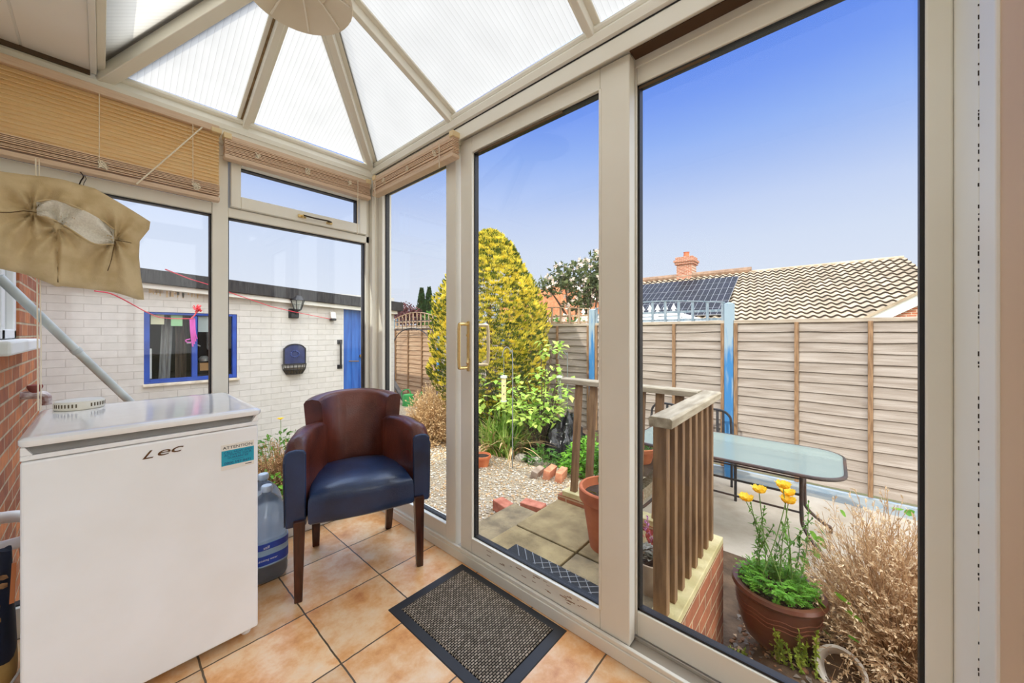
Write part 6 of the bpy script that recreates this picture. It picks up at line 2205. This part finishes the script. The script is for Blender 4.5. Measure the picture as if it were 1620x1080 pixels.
WCN = thing('watering_can', 'green plastic watering can on the ground near the far fence', 'watering can', (4.55, 6.90, -0.44))
gcan = pm('can_green', (70, 178, 96), 0.4, (58, 158, 84), 6)
wx, wy, wz = 4.55, 6.90, -0.45
MB().lathe([(0.0, wz), (0.125, wz), (0.13, wz + 0.02), (0.115, wz + 0.23), (0.108, wz + 0.25), (0.06, wz + 0.26)], (wx, wy, 0), 24).build('can_body', gcan, WCN, smooth=True, angle=40)
sd = Vector((0.57, -0.82, 0))
MB().tube([Vector((wx, wy, wz + 0.05)) + sd * 0.10, Vector((wx, wy, wz + 0.17)) + sd * 0.22, Vector((wx, wy, wz + 0.27)) + sd * 0.29], [0.03, 0.018, 0.016], 10).build('spout', gcan, WCN, smooth=True)
MB().lathe([(0.018, 0.0), (0.045, 0.05), (0.0, 0.055)], Vector((wx, wy, wz + 0.26)) + sd * 0.285, 14, mat=Vector((0.5, -0.7, 0.6)).normalized().to_track_quat('Z', 'Y').to_matrix()).build('rose', gcan, WCN, smooth=True)
MB().tube(catmull([Vector((wx, wy, wz + 0.24)) + sd * 0.07, Vector((wx, wy, wz + 0.36)) + sd * 0.0, Vector((wx, wy, wz + 0.30)) - sd * 0.15, Vector((wx, wy, wz + 0.10)) - sd * 0.12], 6), 0.013, 8).build('handle', gcan, WCN, smooth=True)
tag(MB().bar(at_x(621, 602, 4.55), at_x(644, 640, 4.55), 0.10, 0.05, (0, 0, 1)).build('dark_plank', pm('plank_grey', (96, 92, 90), 0.9, (70, 66, 64), 9), None, bevel=0.004), 'dark weathered plank leaning behind the green watering can', 'plank')

# ================================================================ beyond the fence
def roof_tiles(fn, nu, nv, cols, rows, h=0.05):
    """pantiled slope: fn(a, b) -> (point, normal); a along the eaves, b up the slope"""
    m = MB()
    def g(a, b):
        p, n = fn(a, b)
        fr_ = (b * rows) % 1.0
        hh = h * 0.55 * math.sin(2 * PI * a * cols) + h * (0.9 - 0.9 * fr_)
        return Vector(p) + Vector(n) * hh
    vs = []
    bs = []
    for r in range(rows):
        for f in (0.02, 0.5, 0.962):
            bs.append((r + f) / rows)
    for b in bs:
        for i in range(nu + 1):
            vs.append(g(i / nu, b))
    for j in range(len(bs) - 1):
        fs = []
        for i in range(nu):
            q = j * (nu + 1) + i
            fs.append((q, q + 1, q + nu + 2, q + nu + 1))
        m.f.extend(fs)
        m.mi.extend([1 if j % 3 == 2 else 0] * len(fs))   # riser of each course, darkened to paint the shadow at the lap
    m.v = [tuple(p) for p in vs]
    return m
tile_g = pm('concrete_tiles', (188, 170, 146), 0.9, (150, 134, 112), 1.6, detail=10, bump=0.4, bscale=14)
tile_r = pm('ridge_tiles', (158, 128, 104), 0.9, (128, 102, 82), 5, bump=0.4, bscale=14)
far_brick = brick_mat('far_brick', (178, 106, 74), (156, 88, 60), (192, 172, 150), 'yz', ms=0.012)
NH = thing('neighbour_bungalow', 'bungalow with a wavy brown tiled roof behind the right-hand fence', 'house', (20, 3, -0.7))
XE, ZE, XR, ZR = 17.4, 1.40, 22.4, 4.29
YL, YR_ = 9.8, -2.15
sl = Vector((XR - XE, 0, ZR - ZE))
nn = Vector((-(ZR - ZE), 0, XR - XE)).normalized()
def main_slope(a, b):
    hip = 1.3 * (1 - b)                                # the right end is hipped
    y0 = YR_ - hip
    return (Vector((XE, YL + (y0 - YL) * a, ZE)) + sl * b, nn)
roof_tiles(main_slope, 330, 3, 40, 17, 0.075).build('tiled_roof', [tile_g, pm('tile_lap_shade', (70, 58, 46), 0.95, (52, 44, 36), 5)], NH, smooth=True, angle=50)
m = MB()
m.add([(XE, YL, ZE - 0.05), (XE, YR_ - 1.3, ZE - 0.05), (XR, YR_, ZR - 0.05), (XR, YL, ZR - 0.05), (XR + 5, YL, ZE - 0.05), (XR + 5, YR_ - 1.3, ZE - 0.05)], [(0, 1, 2, 3), (3, 2, 5, 4), (2, 1, 5)])
m.build('roof_underlay', tile_r, NH)
MB().tube([(XR, 3.1, ZR + 0.10), (XR, YL, ZR + 0.10)], 0.16, 8).build('ridge', tile_r, NH)
MB().tube([(XR, YR_, ZR + 0.0), (XR, 3.1, ZR + 0.0)], 0.07, 8).build('ridge', tile_g, NH)
MB().box(XE + 0.4, XE + 0.6, YR_ - 1.0, YL, -0.75, ZE).build('front_wall', far_brick, NH)
ch = MB()
cxp, cyp = 22.7, 6.25
ch.box(cxp - 0.45, cxp + 0.45, cyp - 0.40, cyp + 0.40, 3.9, 5.05)
ch.box(cxp - 0.53, cxp + 0.53, cyp - 0.48, cyp + 0.48, 5.05, 5.18)
ch.box(cxp - 0.58, cxp + 0.58, cyp - 0.53, cyp + 0.53, 5.18, 5.30)
ch.box(cxp - 0.50, cxp + 0.50, cyp - 0.45, cyp + 0.45, 5.30, 5.48)
cho = ch.build('chimney', far_brick, NH)
MB().lathe([(0.17, 5.48), (0.14, 5.75), (0.17, 5.80), (0.12, 5.80)], (cxp, cyp, 0), 12).build('chimney_pot', terra, cho, smooth=True)
# gabled wing on the right with its white bargeboard
gx = 17.0
ge = at_x(1384, 506, gx)
gp = at_x(1462, 470, gx)
gdir = (gp - ge).normalized()
apex = ge + gdir * 4.2
low = ge - gdir * 0.6
m = MB()
other = Vector((gx, 2 * apex.y - low.y, low.z))
m.prism([(gx + 0.08, low.y, -0.7), (gx + 0.08, low.y, low.z), (gx + 0.08, apex.y, apex.z), (gx + 0.08, other.y, other.z), (gx + 0.08, other.y, -0.7)], (3.0, 0, 0))
m.build('wing_wall', far_brick, NH)
MB().bar(low, apex, 0.06, 0.28, (0, 0, 1)).build('bargeboard', upvc_w, NH)
MB().bar(other, apex, 0.06, 0.28, (0, 0, 1)).build('bargeboard', upvc_w, NH)
up_ = Vector((0, 0, 0.17))
m = MB()
for a_, s_ in ((low, 1), (other, -1)):
    m.prism([a_ + up_ + Vector((-0.1, 0, 0)), apex + up_ + Vector((-0.1, 0, 0)), apex + up_ + Vector((5, 0, 0)), a_ + up_ + Vector((5, 0, 0))], (0, 0, 0.10))
m.build('wing_roof', tile_g, NH)
# solar panels
cell = pm('solar_cell', (22, 22, 28), 0.5, (28, 26, 38), 1.2, spec=0.15)
alu = pm('panel_frame', (150, 152, 158), 0.6)
pw, ph_ = 1.52, 1.36
pr_y = 3.52
def on_roof(y, s):
    """a point on the roof slope, s metres below the ridge line"""
    u = -sl.normalized()
    return Vector((XR, y, ZR)) + u * s + nn * 0.13
su = -sl.normalized()
proto_s = None
for row in range(3):
    for colm in range(4):
        y1 = pr_y + colm * (pw + 0.02)
        s0 = 0.78 + row * (ph_ + 0.02)
        c = on_roof(y1 + pw / 2, s0 + ph_ / 2)
        rn = ['top', 'middle', 'bottom'][row]
        cn = ['first from the right', 'second from the right', 'third from the right', 'fourth from the right'][colm]
        lab = 'dark solar panel on the tiled roof, %s row, %s' % (rn, cn)
        if proto_s is None:
            t = thing('solar_panel', lab, 'solar panel', c, group='solar panels on the bungalow roof')
            MB().obox(c, (0, pw / 2, 0), su * ph_ / 2, nn * 0.02).build('frame', alu, t)
            m = MB()
            for i in range(6):
                for j in range(2):
                    cc = c + Vector((0, -pw / 2 + pw * (i + 0.5) / 6, 0)) + su * (-ph_ / 2 + ph_ * (j + 0.5) / 2) + nn * 0.02
                    m.obox(cc, (0, pw / 12 - 0.009, 0), su * (ph_ / 4 - 0.013), nn * 0.006)
            m.build('cells', cell, t)
            proto_s = t
        else:
            group_copy(proto_s, c, lab)
# neighbour's white conservatory with a cresting, just over the fence
NC = thing('neighbour_conservatory', 'white conservatory roof with a spiked ridge showing over the blue trellis', 'conservatory', (8.6, 2.6, -0.7))
c0, c1 = at_x(1000, 500, 7.6), at_x(1076, 497, 7.6)
zr = c1.z
ya, yb = 4.4, c1.y
m = MB()
def plane_rib(p, q, w=0.07):
    m.bar(p, q, w, 0.05)
ev = 1.16
for k in range(6):
    y = ya + (yb - ya) * k / 5
    plane_rib((7.6, y, zr), (6.9, y - 0.1, ev))
plane_rib((7.6, yb, zr), (6.9, yb - 1.1, ev), 0.10)
plane_rib((7.6, ya, zr), (7.6, yb, zr), 0.12)
plane_rib((6.9, ya, ev), (6.9, yb - 1.1, ev), 0.12)
m.box(6.88, 7.0, yb - 1.1, ya, -0.7, ev)
m.build('frame', upvc_w, NC)
MB().add([(7.6, ya, zr - 0.02), (6.9, ya, ev - 0.02), (6.9, yb - 1.1, ev - 0.02), (7.6, yb, zr - 0.02), (8.3, yb - 1.1, ev), (8.3, ya, ev)], [(0, 1, 2, 3), (3, 2, 4), (0, 3, 4, 5)]).build('roof_panel', pm('panel_pale_blue', (196, 206, 214), 0.5), NC)
for k in range(14):
    y = yb + 0.12 + (ya - yb - 0.2) * k / 13
    m = MB()
    m.lathe([(0.012, 0.0), (0.045, 0.03), (0.014, 0.06), (0.05, 0.085), (0.0, 0.19)], (7.6, y, zr + 0.03), 6)
    m.build('ridge_spike', upvc_w, NC)

# brick house with a gable, left
HB = thing('brick_house', 'orange brick gable house behind the flowering tree', 'house', sight(900, 560, 15))
D = 15.0
pk_ = sight(903, 450, D)
m = MB()
vr = [sight(903, 450, D), sight(958, 483, D), sight(958, 602, D), sight(790, 602, D), sight(790, 480, D), sight(870, 452, D)]
m.prism(vr, CAMF * 1.6)
brick_c = pm('orange_gable_brick', (200, 136, 98), 0.9, (176, 110, 76), 9, detail=8, bump=0.4, bscale=40)
m.build('gable_wall', brick_c, HB)
MB().bar(sight(898, 446, D - 0.1), sight(957, 481, D - 0.1), 0.10, 0.12, (0, 0, 1)).build('bargeboard', pm('verge_white', (232, 226, 220), 0.6), HB)
m = MB()
m.prism([sight(900, 441, D - 0.1), sight(962, 478, D - 0.1), sight(962, 484, D - 0.1), sight(900, 449, D - 0.1)], CAMF * 1.9)
m.build('roof', roof_t, HB)
HB2 = thing('tiled_house', 'house with a grey-brown tiled roof and brick chimney behind the flowering tree', 'house', sight(950, 540, 27))
m = MB()
m.prism([sight(905, 462, 27), sight(935, 446, 27), sight(990, 446, 27), sight(1004, 480, 27), sight(905, 480, 27)], CAMF * 5)
m.build('roof', roof_t, HB2)
m = MB()
m.prism([sight(907, 480, 27.3), sight(1000, 480, 27.3), sight(1000, 568, 27.3), sight(907, 568, 27.3)], CAMF * 4)
m.build('wall', brick_c, HB2)
MB().obox(sight(948, 450, 27.2), CAMR * 0.22, CAMF * 0.3, (0, 0, 0.62)).build('chimney', brick_c, HB2)

# trees beyond
def tree(name, label, base, crown, lm, seed, trunk=0.08, n=900, ll=0.16, lw=0.09, group=None, extra=None):
    """crown: list of (centre, radius, squash) clumps"""
    rs_ = random.Random(seed)
    t = thing(name, label, 'tree', base, group=group)
    m = MB()
    base = Vector(base)
    fork = base + Vector((0, 0, (crown[0][0].z - base.z) * 0.45))
    m.tube([base - Vector((0, 0, 0.2)), fork], [trunk, trunk * 0.75], 7)
    for c, r, s in crown:
        m.tube(catmull([fork, fork.lerp(c, 0.5) + rdir() * r * 0.3, c], 4), [trunk * 0.6 * (1 - 0.8 * i / 8) for i in range(9)], 5, caps=False)
    m.build('trunk', bark, t, smooth=True)
    m = MB()
    tot = sum(r ** 2 for _, r, _ in crown)
    for c, r, s in crown:
        for k in range(int(n * r * r / tot)):
            d = rdir()
            kk = rs_.random() ** 0.45
            p = c + Vector((d.x * r * kk, d.y * r * kk, d.z * r * s * kk))
            m.cur = 0
            m.leaf(p, rdir(0.1), rdir(0.4), ll * rs_.uniform(0.6, 1.2), lw * rs_.uniform(0.7, 1.2))
    m.build('foliage', lm, t)
    if extra:
        m = MB()
        for c, r, s in crown:
            for k in range(int(extra[1] * r * r / tot)):
                d = rdir(0.25)
                p = c + Vector((d.x * r, d.y * r, d.z * r * s)) * rs_.uniform(0.8, 1.1)
                for q in range(5):
                    m.leaf(p, rdir(), rdir(0.4), 0.09, 0.06)
        m.build('blossom', extra[0], t)
    return t
blos = pm('blossom_cream', (246, 232, 214), 0.8, (232, 206, 190), 20, trans=0.3)
dF = 9.2
tree('flowering_tree', 'tree with cream blossom and olive leaves behind the brown trellis', (sight(918, 560, dF).x, sight(918, 560, dF).y, -0.7),
     [(sight(922, 445, dF), 0.62, 0.9), (sight(893, 440, dF), 0.45, 0.8), (sight(868, 455, dF), 0.36, 0.8), (sight(945, 425, dF), 0.45, 1.0), (sight(955, 405, dF), 0.30, 1.0), (sight(915, 478, dF), 0.40, 0.7), (sight(946, 452, dF), 0.4, 0.8)],
     leafm('leaf_olive_grey', (110, 118, 72), (74, 84, 56), 6), 91, 0.10, 1500, 0.15, 0.075, extra=(blos, 130))
for i, (u, v0, v1, w, dd_, lab) in enumerate([(667, 459, 520, 8, 27, 'left one of the pair of dark slim cypresses far beyond the fence'), (679, 457, 520, 9, 30.5, 'right one of the pair of dark slim cypresses far beyond the fence')]):
    top, bot = sight(u, v0, dd_), sight(u, v1 + 10, dd_)
    t = thing('cypress', lab, 'tree', (bot.x, bot.y, -0.7), group='dark cypresses')
    MB().tube([(bot.x, bot.y, -0.9), (bot.x, bot.y, top.z - 1)], [0.12, 0.04], 6).build('trunk', bark, t)
    m = MB()
    R0 = w * dd_ / 576.9
    for k in range(1500):
        f = random.random() ** 0.8
        z = -0.2 + (top.z + 0.2) * f
        rr = R0 * min(1, (1 - f) * 2.6 + 0.03) * random.uniform(0.5, 1.0)
        a = random.uniform(0, 2 * PI)
        m.leaf((bot.x + rr * math.cos(a), bot.y + rr * math.sin(a), z), (math.cos(a) * 0.5, math.sin(a) * 0.5, 1), rdir(), 0.28, 0.12)
    m.build('foliage', leafm('cypress_green', (52, 78, 44), (36, 56, 34), 4, 0.15), t)
dP = 17
tree('copper_tree', 'copper-leaved tree rounded beyond the far fence next to the garage roof', (sight(640, 560, dP).x, sight(640, 560, dP).y, -0.7),
     [(sight(640, 492, dP), 0.55, 0.8), (sight(622, 497, dP), 0.45, 0.8), (sight(656, 497, dP), 0.40, 0.8), (sight(638, 505, dP), 0.7, 0.6)], leafm('copper_leaf', (118, 74, 74), (88, 58, 60), 5, 0.2), 95, 0.10, 1500, 0.14, 0.09)
dG = 13
tree('green_tree', 'bright green bushy tree between the cypresses and the golden conifer', (sight(690, 560, dG).x, sight(690, 560, dG).y, -0.7),
     [(sight(684, 505, dG), 0.36, 0.9), (sight(697, 495, dG), 0.34, 1.0)], g_mid, 96, 0.07, 700, 0.13, 0.08)
tree('hedge_tree', 'green bush showing over the fence below the solar roof', (7.6, 0.1, -0.7), [(Vector((7.6, 0.02, 1.1)), 0.22, 0.8), (Vector((7.6, -0.1, 1.0)), 0.22, 0.8)], g_fresh, 97, 0.04, 260, 0.09, 0.05)
tree('white_rose', 'white-flowered bush just behind the brown trellis', (6.1, 4.0, -0.7), [(Vector((6.1, 4.1, 1.25)), 0.32, 0.8), (Vector((6.05, 3.5, 1.2)), 0.30, 0.8), (Vector((6.1, 3.0, 1.2)), 0.26, 0.7)], g_mid, 98, 0.04, 700, 0.09, 0.05, extra=(blos, 60))

# ---------------------------------------------------------------- tidy bookkeeping
for o in list(SC.objects):
    if 'placed' in o:
        del o['placed']
